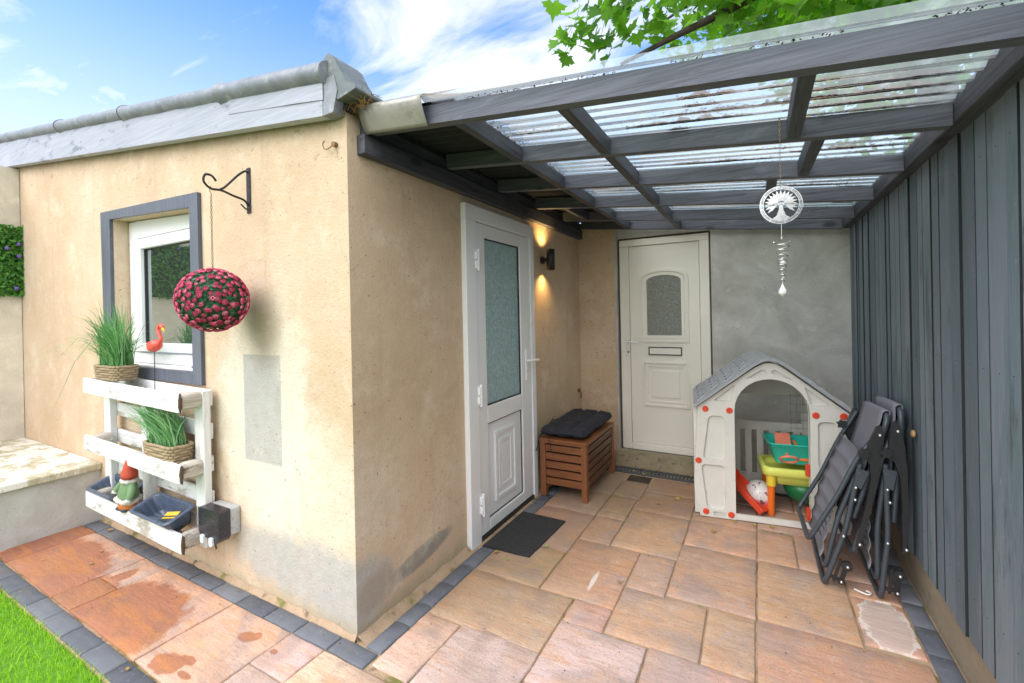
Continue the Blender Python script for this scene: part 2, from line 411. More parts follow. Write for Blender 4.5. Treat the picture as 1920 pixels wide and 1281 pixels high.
M = {}
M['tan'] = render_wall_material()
M['grey_render'] = grey_render_material('grey_render', (.38, .365, .335), (.60, .585, .55))
M['pale_render'] = grey_render_material('pale_render', (.50, .46, .38), (.72, .66, .55))
M['step_face'] = grey_render_material('step_render', (.40, .40, .38), (.56, .56, .54), 5)
M['stone'] = stone_material()
M['block'] = block_material()
M['mortar'] = mortar_material()
M['grey_paint'] = wood('grey_blue_paint', (.27, .285, .335), (.42, .435, .49), 0, .6, .45, wear=.7, wearcol=(.15, .15, .18), fine=1.1, wt=.55)
M['trim_paint'] = wood('slate_paint', (.075, .085, .11), (.135, .15, .185), 2, .5, .25, wear=.2, wearcol=(.25, .26, .28))
M['lead'] = simple('grey_lead', (.22, .232, .25), .5, .45, 9, 1.0, 18, metal=.2, dirt=.5, dirtcol=(.48, .49, .5))
M['lead_dark'] = simple('weathered_lead', (.13, .15, .155), .55, .4, 9, .6, 40, dirt=.5, dirtcol=(.35, .37, .36))
M['beam'] = wood('charcoal_beam', (.032, .033, .044), (.125, .13, .165), 0, .55, .5, knots=.8, wear=.4, wearcol=(.19, .19, .22))
M['beam_y'] = wood('charcoal_beam_long', (.030, .031, .040), (.11, .114, .142), 1, .55, .5, knots=.6, wear=.25, wearcol=(.17, .16, .17))
def fence_mat():
    m, nt, b = new_mat('slate_blue_boards'); co = coords(nt)
    rnd = nd(nt, 'ShaderNodeNewGeometry').outputs['Random Per Island']
    off = nd(nt, 'ShaderNodeVectorMath', {0: co, 1: nd(nt, 'ShaderNodeCombineXYZ', {0: 0.0, 1: 0.0, 2: mth(nt, 'MULTIPLY', rnd, 23)}).outputs[0]}, operation='ADD').outputs[0]
    mp = lambda a, z: nd(nt, 'ShaderNodeMapping', {'Vector': off, 'Scale': (a, a, z)}).outputs[0]
    g = noi(nt, mp(85, 2.6), 1, 6, .65, 1.0); big = noi(nt, mp(7, 1.6), 1, 5, .6)
    c = ramp(nt, mth(nt, 'ADD', mth(nt, 'MULTIPLY', g, .5), mth(nt, 'MULTIPLY', rnd, .5)), [(.15, (.10, .132, .160)), (.5, (.165, .21, .25)), (.85, (.24, .285, .33))])
    c = mixc(nt, mth(nt, 'MULTIPLY', soft(nt, big, .5, .68), .6), c, (.10, .165, .175))
    c = mixc(nt, mth(nt, 'MULTIPLY', soft(nt, noi(nt, mp(12, 3.2), 1, 8, .75), .52, .70), .75), c, (.235, .245, .30))
    c = mixc(nt, mth(nt, 'MULTIPLY', soft(nt, noi(nt, mp(9, 2.0), 1, 6, .7), .54, .66), .6), c, (.055, .07, .085))
    c = mixc(nt, mth(nt, 'MULTIPLY', soft(nt, noi(nt, mp(40, 22), 1, 3, .6), .68, .74), .6), c, (.30, .33, .37))
    c = mixc(nt, mth(nt, 'MULTIPLY', soft(nt, g, .60, .72), .5), c, (.05, .065, .08))
    setb(nt, b, Base_Color=c, Roughness=.6, Specular_IOR_Level=.4); bump(nt, b, g, .7, .004); return m
M['fence'] = fence_mat()
M['gap_shade_nail'] = simple('board_gap_shade_and_nail', (.018, .02, .024), .8, .3, 20)  # shade of the fence gaps as a colour; nail heads use it too
M['felt'] = simple('dark_felt', (.02, .022, .03), .9, .3, 20, .5, 80)
M['sheet'] = sheet_material()
def plain(name, col, rough):
    m, nt, b = new_mat(name); co = coords(nt)
    c = mixc(nt, mth(nt, 'MULTIPLY', soft(nt, noi(nt, co, 40, 6, .7), .60, .75), .25), col, tuple(q * .6 for q in col))
    setb(nt, b, Base_Color=c, Roughness=rough, Specular_IOR_Level=.4); return m
M['upvc'] = plain('white_upvc', (.83, .835, .84), .38)
M['cream_door'] = plain('cream_upvc', (.85, .81, .72), .42)
def window_glass():
    m, nt, b = new_mat('window_glass'); setb(nt, b, Base_Color=(.012, .02, .02), Roughness=.5)
    g = nd(nt, 'ShaderNodeBsdfGlossy', {'Color': (.92, .98, .97), 'Roughness': .015})
    f = nd(nt, 'ShaderNodeFresnel', {'IOR': 1.9}).outputs[0]
    mx = nd(nt, 'ShaderNodeMixShader', {0: mth(nt, 'ADD', f, .32, True), 1: b.outputs[0], 2: g.outputs[0]})
    nt.links.new(mx.outputs[0], nt.nodes['Material Output'].inputs[0]); return m
M['glass_dark'] = window_glass()
M['glass_rain'] = obscure_glass('frosted_glass', (.34, .50, .51), 85, 1.5, (1, 1, .5), .2)
M['glass_swirl'] = obscure_glass('swirl_glass', (.20, .21, .18), 26, 4.5, (1, 1, 1), .12)
M['seal'] = simple('black_seal', (.02, .02, .022), .5)
M['iron'] = simple('black_iron', (.03, .028, .035), .5, .4, 20, .4, 80, metal=.4, dirt=.6, dirtcol=(.15, .08, .04))
M['brass'] = simple('tarnished_brass', (.25, .15, .06), .45, .4, 30, metal=.8, dirt=.4)
M['chain'] = simple('chain_metal', (.18, .13, .08), .45, .2, 30, metal=.7)
M['silver'] = simple('silver_metal', (.72, .72, .68), .22, .1, 30, metal=.9)
M['white_wood'] = wood('white_painted_pallet', (.66, .66, .64), (.82, .82, .82), 0, .7, .5, wear=.7, wearcol=(.30, .24, .18), wt=.545)
M['white_wood_z'] = wood('white_painted_post', (.64, .64, .63), (.82, .82, .82), 2, .7, .5, wear=.6, wearcol=(.33, .28, .22), wt=.55)
M['log'] = wood('weathered_block', (.16, .115, .08), (.66, .62, .55), 1, .85, 1.0, wear=.95, wearcol=(.10, .07, .045), fine=1.3, wt=.49)
M['rotten'] = simple('rotten_wood', (.10, .07, .045), .9, .5, 30, .8, 60)
M['basket'] = simple('woven_seagrass', (.34, .25, .15), .8, .35, 60, .5, 200)
M['blade'] = leaf_material('plastic_grass', (.04, .19, .07), (.30, .52, .22), .2, .4, (.16, .46, .10))
M['soil'] = simple('dark_soil', (.05, .038, .026), .95, .5, 40, 1, 90)
M['flamingo'] = simple('coral_plastic', (.80, .09, .07), .35, .15, 20)
M['yellow'] = simple('yellow_plastic', (.80, .50, .05), .4, .1, 20)
M['black'] = simple('black_plastic', (.02, .02, .023), .4, .2, 20)
M['tray'] = simple('navy_plastic', (.075, .10, .155), .3, .25, 12, dirt=.15, dirtcol=(.25, .24, .22))
M['gn_red'] = simple('faded_red', (.50, .075, .04), .7, .25, 30, .4, 60)
M['gn_white'] = simple('dirty_white', (.58, .56, .50), .85, .3, 40, .8, 90)
M['gn_green'] = simple('faded_green', (.15, .25, .12), .75, .3, 30, .4, 60)
M['gn_orange'] = simple('faded_orange', (.62, .18, .03), .7, .2, 30, .4, 60)
M['gn_dark'] = simple('worn_charcoal', (.06, .065, .08), .7, .6, 40, .4, 60, dirt=.4, dirtcol=(.35, .33, .3))
M['skin'] = simple('painted_skin', (.55, .30, .20), .6)
M['sock_white'] = simple('light_grey_plastic', (.43, .44, .45), .4, .08, 20, dirt=.5, dirtcol=(.12, .11, .10))
M['sock_dark'] = simple('dark_cover', (.028, .025, .035), .28, .3, 20, dirt=.35, dirtcol=(.10, .045, .03))
M['flap'] = simple('pale_blue_flap', (.62, .70, .74), .4, .05, 20)
M['lampbody'] = simple('black_lamp', (.015, .015, .02), .35, .2, 20)
M['lampglow'] = emit('warm_lamp', (1.0, .72, .30), 14)
M['mat'] = simple('rubber_mat', (.022, .022, .024), .8, .4, 40, .3, 120, dirt=.35, dirtcol=(.10, .085, .06))
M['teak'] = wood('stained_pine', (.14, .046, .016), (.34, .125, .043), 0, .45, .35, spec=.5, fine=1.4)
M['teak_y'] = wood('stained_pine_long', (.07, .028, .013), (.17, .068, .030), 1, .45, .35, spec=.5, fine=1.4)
M['teak_z'] = wood('stained_pine_leg', (.16, .052, .018), (.34, .13, .05), 2, .45, .35, spec=.5, fine=1.4)
M['cushion'] = simple('black_cotton', (.022, .023, .034), .95, .35, 30, .8, 260, dirt=.2, dirtcol=(.06, .06, .07))
M['ph_wall'] = simple('off_white_plastic', (.68, .66, .605), .5, .07, 6, .2, 220, dirt=.22, dirtcol=(.4, .37, .3))
M['ph_roof'] = simple('grey_plastic', (.34, .35, .37), .42, .1, 9, .12, 300, dirt=.3, dirtcol=(.5, .5, .5))
M['ph_dark'] = simple('dark_print', (.05, .05, .055), .5)
M['red'] = simple('red_plastic', (.72, .07, .03), .35, .1, 30)
M['orange'] = simple('orange_plastic', (.85, .17, .02), .35, .08, 30)
M['coral'] = simple('coral_toy', (.82, .22, .13), .4, .08, 30)
M['teal'] = simple('teal_plastic', (.03, .55, .42), .35, .08, 30)
M['blue'] = simple('blue_plastic', (.04, .30, .55), .35, .08, 30)
M['lime'] = simple('lime_plastic', (.78, .80, .16), .35, .05, 30)
M['ltyellow'] = simple('sun_yellow_plastic', (.85, .62, .05), .35, .05, 30)
M['green'] = simple('green_plastic', (.01, .16, .05), .35, .1, 30)
M['wire'] = simple('dark_wire', (.06, .055, .05), .6)
M['tubing'] = simple('anthracite_tube', (.065, .080, .098), .38, .18, 20, metal=.3, spec=.6)
M['textilene'] = simple('grey_mesh_fabric', (.215, .215, .255), .85, .1, 20, .7, 500)
M['bolt'] = simple('shiny_bolt', (.75, .75, .75), .25, .1, 30, metal=.8)
M['concrete'] = simple('concrete', (.31, .255, .18), .9, .25, 6, .5, 70, dirt=.5, dirtcol=(.13, .11, .06))
M['sill_stone'] = simple('mossy_sill', (.30, .25, .16), .95, .45, 9, 1, 60, dirt=.8, dirtcol=(.05, .05, .035))
M['drain'] = simple('grey_drain', (.075, .08, .09), .7, .3, 12, .3, 80, dirt=.4, dirtcol=(.05, .04, .03))
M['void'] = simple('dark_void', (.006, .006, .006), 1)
M['step_top'] = None
M['snail'] = simple('snail_shell', (.42, .24, .10), .5, .4, 60)
M['dryleaf'] = simple('dry_leaf', (.34, .22, .08), .8, .4, 20)
M['white_scrap'] = simple('white_scrap', (.8, .8, .78), .5)
M['purple'] = simple('purple_plastic', (.22, .05, .45), .35)
M['debris'] = leaf_material('moss_debris', (.022, .011, .007), (.085, .038, .022), 0, .95)
M['rust_debris'] = leaf_material('rusty_twigs', (.06, .035, .025), (.42, .24, .07), 0, .95)
M['flower'] = None
M['bark'] = simple('bark', (.06, .045, .03), .9, .4, 20, .8, 60)
M['leaf'] = leaf_material('sycamore_leaf', (.012, .07, .010), (.17, .38, .02), .5, .45, (.22, .50, .03))
M['leaf_far'] = leaf_material('inner_leaf', (.025, .10, .010), (.10, .27, .015), .5, .5, (.24, .55, .015))
M['ivy'] = leaf_material('ivy_leaf', (.025, .11, .02), (.12, .32, .05), .2, .4, (.10, .32, .03))
M['ivy_flower'] = simple('violet_flower', (.16, .09, .40), .6)
M['turf'] = leaf_material('lawn_blade', (.16, .40, .012), (.42, .68, .05), .35, .5, (.42, .78, .04))
M['hardcore'] = simple('ground_soil', (.12, .10, .07), .95, .3, 2)

def flower_mat():
    m, nt, b = new_mat('magenta_flower')
    rnd = nd(nt, 'ShaderNodeNewGeometry').outputs['Random Per Island']
    oi = nd(nt, 'ShaderNodeObjectInfo').outputs['Random']
    f = mth(nt, 'FRACT', mth(nt, 'ADD', rnd, oi))
    setb(nt, b, Base_Color=ramp(nt, f, [(0, (.42, .02, .08)), (.5, (.66, .07, .17)), (1, (.80, .24, .34))]), Roughness=.6)
    return m
M['flower'] = flower_mat()
M['flower_heart'] = simple('flower_heart', (.20, .006, .035), .7, .2, 60)
def step_top_mat():
    m, nt, b = new_mat('peeling_step_top'); co = coords(nt)
    n = noi(nt, coords(nt, (1.4, 1.8, 1)), 3.4, 7, .7, .3)
    c = ramp(nt, n, [(.34, (.36, .32, .20)), (.46, (.56, .52, .40)), (.50, (.76, .74, .68)), (.60, (.80, .78, .73)), (.66, (.50, .40, .26))])
    setb(nt, b, Base_Color=c, Roughness=.85); bump(nt, b, n, .5, .006); return m
M['step_top'] = step_top_mat()

# ------------------------------------------------------------------ ground, paving, lawn
g = MB(); g.add([(-60, -60, -.06), (60, -60, -.06), (60, 60, -.06), (-60, 60, -.06)], [(0, 1, 2, 3)])
structure(g.build('ground', M['hardcore']))
mb = MB(); mb.box(-4.4, 2.6, -.63, 3.2, -.05, -.011)
structure(mb.build('mortar_bed', M['mortar']))

SL = []   # x0,x1,y0,y1,(tint)
pink = (.62, .44, .34); tan_ = (.58, .40, .25); org = (.66, .42, .29); grey = (.45, .37, .31); pale = (.68, .57, .48); red = (.46, .22, .14); cream = (.66, .53, .40)
def S(x0, x1, y0, y1, c):
    m = (.525, .325, .228); k = .55 if x0 > .1 and y0 > .3 else .15
    SL.append((x0 - .0012, x1 + .0012, y0 - .0012, y1 + .0012, tuple((a * (1 - k) + b * k) * q for a, b, q in zip(c, m, (1.05, .945, .965)))))
S(-2.68, -2.45, -.525, -.112, red); S(-2.44, -1.715, -.525, -.112, org); S(-1.703, -1.472, -.525, -.336, tan_); S(-1.703, -1.472, -.326, -.112, pink)
S(-1.462, -.772, -.525, -.112, org); S(-.762, -.313, -.525, -.112, pink); S(-.303, -.087, -.525, -.31, pale); S(-.303, -.087, -.30, -.112, pale)
S(-.077, .345, -.525, -.112, pale); S(.162, .355, -.068, .288, pale); S(.365, .755, -.068, .318, pale); S(.355, .755, -.525, -.08, pale)
S(.168, .755, .305, .70, (.56, .44, .33)); S(.768, 1.155, .15, .535, pale); S(.768, 1.155, -.525, .14, pink); S(.77, .957, .535 + .01, .715, pink)
S(.968, 1.36, .56, .925, (.54, .40, .30)); S(1.168, 1.565, .2, .55, pink); S(1.168, 1.565, -.525, .19, tan_); S(1.372, 1.565, .56, .95, tan_)
S(.168, .56, .712, 1.095, (.50, .36, .20)); S(.572, .957, .727, 1.29, tan_); S(.968, 1.16, .937, 1.305, grey); S(1.171, 1.568, .962, 1.515, (.52, .38, .28))
S(.168, .56, 1.107, 1.645, tan_); S(.572, .768, 1.302, 1.652, (.5, .36, .25)); S(.78, 1.168, 1.316, 1.868, (.54, .38, .26)); S(.572, .768, 1.664, 2.05, (.42, .32, .22)); S(.168, .56, 1.657, 2.05, (.40, .31, .2))
S(1.18, 1.57, 1.528, 1.885, org); S(1.582, 1.772, 1.528, 1.90, tan_); S(1.784, 2.185, 1.528, 1.95, (.50, .34, .24))
S(1.58, 1.972, .97, 1.515, (.56, .36, .23)); S(1.986, 2.185, 1.0, 1.355, org); S(1.986, 2.185, 1.37, 1.515, tan_)
S(1.578, 2.182, .38, .957, (.50, .33, .25)); S(1.578, 2.182, -.525, .368, tan_)
S(.79, 1.168, 1.88, 2.24, (.48, .34, .22)); S(.168, .56, 2.065, 2.56, (.36, .29, .2)); S(.57, .78, 2.065, 2.40, (.40, .31, .22)); S(.80, 1.168, 2.252, 2.56, (.40, .32, .22))
S(1.18, 1.57, 1.897, 2.3, (.46, .32, .22)); S(1.582, 2.185, 1.962, 2.3, (.44, .32, .24)); S(1.18, 1.8, 2.31, 2.58, (.4, .31, .24)); S(1.81, 2.185, 2.31, 2.58, (.4, .31, .24))

def slab_mesh(slabs, name, mat, n=7, riv=.003, thick=.03, edge=.006, jag=.005):
    verts = []; faces = []; tints = []
    for (x0, x1, y0, y1, t) in slabs:
        t = tuple(max(0, q * R.uniform(.92, 1.08)) for q in t)
        o = len(verts); sd = V((R.uniform(0, 50), R.uniform(0, 50), 0)); h = R.uniform(-.002, .002)
        for j in range(n + 1):
            for i in range(n + 1):
                fx, fy = i / n, j / n
                # concentrate rows at the borders
                fx = fx if 0 < i < n else fx; x = x0 + (x1 - x0) * fx; y = y0 + (y1 - y0) * fy
                on = i in (0, n) or j in (0, n)
                if i == 1: x = x0 + .005
                if i == n - 1: x = x1 - .005
                if j == 1: y = y0 + .005
                if j == n - 1: y = y1 - .005
                z = h + riv * noise.noise(V((x * 9, y * 9, 0)) + sd)
                if on:
                    z -= edge
                    x += jag * noise.noise(V((x * 18, y * 18, 3)) + sd) if i in (0, n) else 0
                    y += jag * noise.noise(V((x * 18, y * 18, 7)) + sd) if j in (0, n) else 0
                verts.append((x, y, z)); tints.append(t)
        for j in range(n):
            for i in range(n):
                a = o + j * (n + 1) + i; faces.append((a, a + 1, a + n + 2, a + n + 1))
        # skirt
        ring = [o + i for i in range(n + 1)] + [o + j * (n + 1) + n for j in range(1, n + 1)] + [o + n * (n + 1) + i for i in range(n - 1, -1, -1)] + [o + j * (n + 1) for j in range(n - 1, 0, -1)]
        k = len(verts)
        for r in ring: verts.append((verts[r][0], verts[r][1], -thick)); tints.append(t)
        m = len(ring)
        for q in range(m): faces.append((ring[q], k + q, k + (q + 1) % m, ring[(q + 1) % m]))
    me = bpy.data.meshes.new(name); me.from_pydata(verts, [], faces); me.materials.append(mat)
    ca = me.color_attributes.new('tint', 'FLOAT_COLOR', 'POINT')
    for i, t in enumerate(tints): ca.data[i].color = (*t, 1)
    for p in me.polygons: p.use_smooth = True
    o = bpy.data.objects.new(name, me); COL.objects.link(o); return o
structure(slab_mesh(SL, 'stone_paving', M['stone'], 12, .004, .03, .0025, .005))

BL = []; w_ = (1, 1, 1)
xs = [-2.66, -2.437, -2.186, -1.947, -1.69, -1.448, -1.218, -1.0, -.765, -.533, -.305, -.078, .148]
for a, b_ in zip(xs[:-1], xs[1:]): BL.append((a + .004, b_ - .004, -.103, -.018, w_))
ys = [-.012, .177, .337, .523, .717, .90, 1.09, 1.28, 1.47, 1.66, 1.85, 2.04, 2.23, 2.42, 2.58]
for a, b_ in zip(ys[:-1], ys[1:]): BL.append((.063, .153, a + .003, b_ - .003, w_))
ys = [1.42 - .1885 * i for i in range(-6, 11)]
for b_, a in zip(ys[:-1], ys[1:]): BL.append((2.197, 2.278, a + .003, b_ - .003, w_))
x = -4.4
xs = [-2.66 - .236 * 0 + (-2.196 + .2355 * i) - (-2.66) for i in range(-3, 20)]
for a, b_ in zip(xs[:-1], xs[1:]): BL.append((a + .004, b_ - .004, -.622, -.538, w_))
structure(slab_mesh(BL, 'block_edging', M['block'], 5, .0015, .03, .004, .003))

lw = MB(); lw.box(-4.3, 5, -6.5, -.632, -.055, -.022); structure(lw.build('lawn', simple('lawn_soil', (.10, .26, .015), .95, .4, 30, .8, 90)))
gr = MB()
for i in range(15000):
    x = R.uniform(-2.5, -.35); y = -.628 - R.random() ** 1.3 * 1.2
    if i > 12500: x = R.uniform(-4.2, 3); y = R.uniform(-4, -.63)
    h = R.uniform(.02, .042); a = R.uniform(0, 2 * PI); w = R.uniform(.0012, .0022); lx = R.gauss(0, .012); ly = R.gauss(0, .012)
    dx, dy = math.cos(a) * w, math.sin(a) * w; z = -.024
    gr.add([(x - dx, y - dy, z), (x + dx, y + dy, z), (x + dx * .8 + lx * .4, y + dy * .8 + ly * .4, z + h * .6), (x - dx * .8 + lx * .4, y - dy * .8 + ly * .4, z + h * .6), (x + lx, y + ly, z + h)], [(0, 1, 2, 3), (3, 2, 4)])
tag(gr.build('grass', M['turf']), 'bright green artificial lawn along the dark block edging', 'grass', kind='stuff')

# ------------------------------------------------------------------ outbuilding
house = thing('outbuilding', 'tan rendered flat roofed outbuilding with grey fascia, small window and white side door', 'building', (-2, 1.5, 0))
def zt(x): return 2.372 - .125 * x
wl = MB()
ux, uz, dy = (1, 0, 0), (0, 0, 1), (0, .2, 0)
wl.prism([(-4.3, -.05), (-2.37, -.05), (-2.37, zt(-2.37)), (-4.3, zt(-4.3))], (0, 0, 0), ux, uz, dy)
wl.prism([(-1.31, -.05), (0, -.05), (0, zt(0)), (-1.31, zt(-1.31))], (0, 0, 0), ux, uz, dy)
wl.prism([(-2.37, -.05), (-1.31, -.05), (-1.31, 1.145), (-2.37, 1.15)], (0, 0, 0), ux, uz, dy)
wl.prism([(-2.37, 2.172), (-1.31, 2.118), (-1.31, zt(-1.31)), (-2.37, zt(-2.37))], (0, 0, 0), ux, uz, dy)
wl.box(-.2, 0, .2, .90, -.05, 2.37); wl.box(-.2, 0, 1.80, 2.95, -.05, 2.37); wl.box(-.2, 0, .90, 1.80, 2.12, 2.37)
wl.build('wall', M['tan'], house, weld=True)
# mortar fillet at the wall foot
fl = MB(); vs = []
for k in range(131):
    x = -2.6 + 2.6 * k / 130; a = .016 + .012 * noise.noise(V((x * 9, 0, 0))) + .006 * noise.noise(V((x * 40, 1, 0)))
    vs += [(x, -.0015, a * 1.5), (x, -a * .6, a * .6), (x, -a - .006, -.010)]
fl.add(vs, [(3 * k + q, 3 * k + 3 + q, 3 * k + 4 + q, 3 * k + 1 + q) for k in range(130) for q in (0, 1)], 0, True); vs = []
for k in range(61):
    y = .86 * k / 60; a = .026 + .016 * noise.noise(V((0, y * 9, 0))) + .008 * noise.noise(V((0, y * 40, 1)))
    vs += [(.0015, y, a * .6), (.016 + a * .4, y, a * .2), (.03 + a, y, -.010)]
fl.add(vs, [(3 * k + q, 3 * k + 3 + q, 3 * k + 4 + q, 3 * k + 1 + q) for k in range(60) for q in (0, 1)], 0, True)
fl.build('mortar_fillet', M['mortar'], house)
# roof slab
rf = MB()
rf.prism([(-4.5, zt(-4.5) + .004), (.02, zt(.02) + .004), (.02, zt(.02) + .09), (-4.5, zt(-4.5) + .16)], (0, -.018, 0), ux, uz, (0, 3.0, 0))
roof = rf.build('roof', M['felt'], house)
# fascia (tapering board) and the lead flashing over its right end
fa = MB()
fa.prism([(-4.55, 2.905), (-.075, 2.346), (-.075, 2.505), (-4.55, 3.14)], (0, -.066, 0), ux, uz, (0, .045, 0))
fasc = fa.build('fascia', M['grey_paint'], house, bevel=.004)
fa = MB(); fa.box(-4.575, -4.55, -.07, .1, 2.90, 3.16); fa.build('fascia_end', M['trim_paint'], house, bevel=.003)
ls = MB()
def fz(x, k): return (2.346 + (2.505 - 2.346) * k) + (x + .075) * ((2.905 + (3.14 - 2.905) * k) - (2.346 + (2.505 - 2.346) * k)) / (-4.55 + .075)
pts = [(-.80, .50), (-.5, .48), (-.25, .46), (-.068, .44)]
vs = []
for x, k in pts: vs += [(x, -.0685 - .003 * math.sin(x * 40), fz(x, k)), (x, -.0685, fz(x, 1.02))]
ls.add(vs, [(2 * i, 2 * i + 2, 2 * i + 3, 2 * i + 1) for i in range(3)])
ls.build('lead_flashing', M['grey_paint'], house, solid=.004)
# lead roll along the verge in overlapping lengths
segs = [(-4.6, -3.05), (-3.06, -1.98), (-1.99, -.86), (-.87, -.05)]
for i, (a, b_) in enumerate(segs):
    rl = MB(); path = []; rr = []
    for k in range(13):
        x = a + (b_ - a) * k / 12
        path.append((x, -.035 + .004 * noise.noise(V((x * 5, i, 0))), fz(x, 1) + .033 + .006 * noise.noise(V((x * 4, 3, i)))))
        rr.append((.049 if k else .056) + .005 * noise.noise(V((x * 7, 9, i))) + (.006 if i == 3 else 0))
    rl.tube(path, rr, 20, flat=1.25)
    if i: rl.tube([(a + .002, -.035, fz(a, 1) + .033), (a - .004, -.035, fz(a, 1) + .034)], .0575, 20, mi=1, flat=1.25)
    rl.build('lead_roll', [M['lead'], M['seal']], house)
# turned-up dark lead end at the corner
ec = MB(); prof = [(-.075, 2.505), (-.07, 2.60), (-.035, 2.618), (0, 2.585), (.035, 2.52), (.075, 2.462), (.125, 2.435), (.125, 2.42), (.02, 2.40), (-.06, 2.42)]
ec.prism(prof, (0, -.06, 0), ux, uz, (0, .16, 0), 0, True)
ec.build('lead_end_cap', M['lead_dark'], house, bevel=.012, seg=3)
fe = MB(); fe.prism([(-.076, 2.347), (-.01, 2.35), (.02, 2.44), (.0, 2.51), (-.076, 2.505)], (0, -.064, 0), ux, uz, (0, .06, 0)); fe.build('fascia_return', M['lead'], house, bevel=.004)

# window: slate trim, white frame and sash, pane
win = MB()
T = [(-2.517, 2.236), (-1.218, 2.191), (-1.212, 1.074), (-2.49, 1.083)]; I = [(-2.372, 2.172), (-1.308, 2.117), (-1.306, 1.147), (-2.372, 1.152)]
for k in range(4):
    a, b_, c, d = T[k], T[(k + 1) % 4], I[(k + 1) % 4], I[k]
    win.prism([a, b_, c, d], (0, -.022, 0), ux, uz, (0, .0215, 0))
window = win.build('window', M['trim_paint'], house, bevel=.003)
rv = MB()  # reveals are the wall; sloping white sill board and frame
rv.box(-2.36, -1.312, .085, .14, 1.160, 1.230); rv.box(-2.36, -2.250, .085, .14, 1.236, 2.16); rv.prism([(-2.249, 2.037), (-1.312, 2.037), (-1.312, 2.112), (-2.249, 2.16)], (0, .085, 0), ux, uz, (0, .055, 0)); rv.box(-1.40, -1.312, .085, .14, 1.236, 2.029)
rv.build('frame', M['upvc'], window, bevel=.004)
sa = MB(); sa.box(-2.238, -1.405, .065, .125, 1.242, 1.30); sa.box(-2.238, -2.15, .065, .125, 1.301, 2.025); sa.box(-2.149, -1.405, .065, .125, 1.955, 2.025); sa.box(-1.47, -1.405, .065, .125, 1.301, 1.954)
sa.build('sash', M['upvc'], window, bevel=.005)
pn = MB(); pn.box(-2.152, -1.468, .098, .104, 1.298, 1.958); pn.build('pane', M['glass_dark'], window)
pn = MB(); pn.box(-2.1495, -2.142, .088, .0975, 1.3, 1.956); pn.box(-2.142, -1.47, .088, .0975, 1.948, 1.956); pn.build('seal', M['seal'], window)
si = MB(); si.box(-2.36, -1.312, .004, .084, 1.1465, 1.159); si.build('sill', M['upvc'], window, bevel=.003)

# side door
D = 'upvc'
dr = MB()
dr.box(-.06, .034, .869, .985, -.02, 2.05); dr.box(-.06, .034, 1.76, 1.826, -.02, 2.05); dr.box(-.06, .034, .869, 1.826, 2.0505, 2.147)
door = dr.build('door', M[D], house, bevel=.005)
th = MB(); th.box(-.06, .03, .986, 1.759, -.02, .012); th.build('threshold', M['seal'], door)
lf = MB()
lf.box(-.03, .022, .997, 1.105, .016, 2.045); lf.box(-.03, .022, 1.60, 1.752, .016, 2.045)
lf.box(-.03, .022, 1.1055, 1.5995, 1.958, 2.045); lf.box(-.03, .022, 1.1055, 1.5995, .722, .838); lf.box(-.03, .022, 1.1055, 1.5995, .016, .09)
lf.build('leaf', M[D], door, bevel=.006)
gp = MB(); gp.box(-.02, .004, 1.1065, 1.5985, .839, 1.957); gp.build('pane', M['glass_rain'], door)
gs = MB()
for a in ((1.1062, 1.114, .8385, 1.9575), (1.591, 1.5988, .8385, 1.9575), (1.115, 1.590, .8385, .8465), (1.115, 1.590, 1.9495, 1.9575)): gs.box(.005, .013, *a)
gs.build('seal', M['seal'], door)
pp = MB(); pp.box(-.02, .004, 1.1065, 1.5985, .091, .721); pnl = pp.build('panel', M[D], door)
mo = MB()
def ring(mb, a, y0, y1, z0, z1, w, x0, x1):
    mb.box(x0, x1, y0, y0 + w, z0, z1); mb.box(x0, x1, y1 - w, y1, z0, z1); mb.box(x0, x1, y0 + w + .0004, y1 - w - .0004, z0, z0 + w); mb.box(x0, x1, y0 + w + .0004, y1 - w - .0004, z1 - w, z1)
ring(mo, 0, 1.20, 1.50, .17, .645, .028, .0045, .018); ring(mo, 0, 1.255, 1.445, .235, .58, .026, .0045, .013); mo.box(.0045, .010, 1.295, 1.405, .275, .54)
mo.build('moulding', M[D], door, bevel=.006)
for a in ((1.1062, 1.1125, .0905, .7215), (1.5925, 1.5988, .0905, .7215), (1.113, 1.592, .0905, .097), (1.113, 1.592, .715, .7215)):
    pass
gs = MB()
for a in ((1.1063, 1.112, .0907, .7213), (1.593, 1.5987, .0907, .7213), (1.1125, 1.5925, .0907, .0965), (1.1125, 1.5925, .7155, .7213)): gs.box(.0045, .011, *a)
gs.build('seal', M['seal'], door)
for z in (1.80, .93, .23):
    h = MB(); h.box(.0225, .05, .972, 1.012, z - .055, z - .005); h.box(.0225, .05, .972, 1.012, z + .003, z + .055); h.tube([(.045, .992, z - .07), (.045, .992, z + .07)], .010, 10)
    h.build('hinge', M[D], door, bevel=.004)
h = MB(); h.box(.0225, .034, 1.655, 1.690, .93, 1.17); hd = h.build('handle', M[D], door, bevel=.005)
h = MB(); h.tube(fillet([(.034, 1.672, 1.085), (.075, 1.672, 1.085), (.075, 1.79, 1.08)], .015), .010, 10); h.build('lever', M[D], hd)
h = MB(); h.tube([(.034, 1.672, 1.0), (.038, 1.672, 1.0)], .009, 10); h.build('lock', M['bolt'], hd)

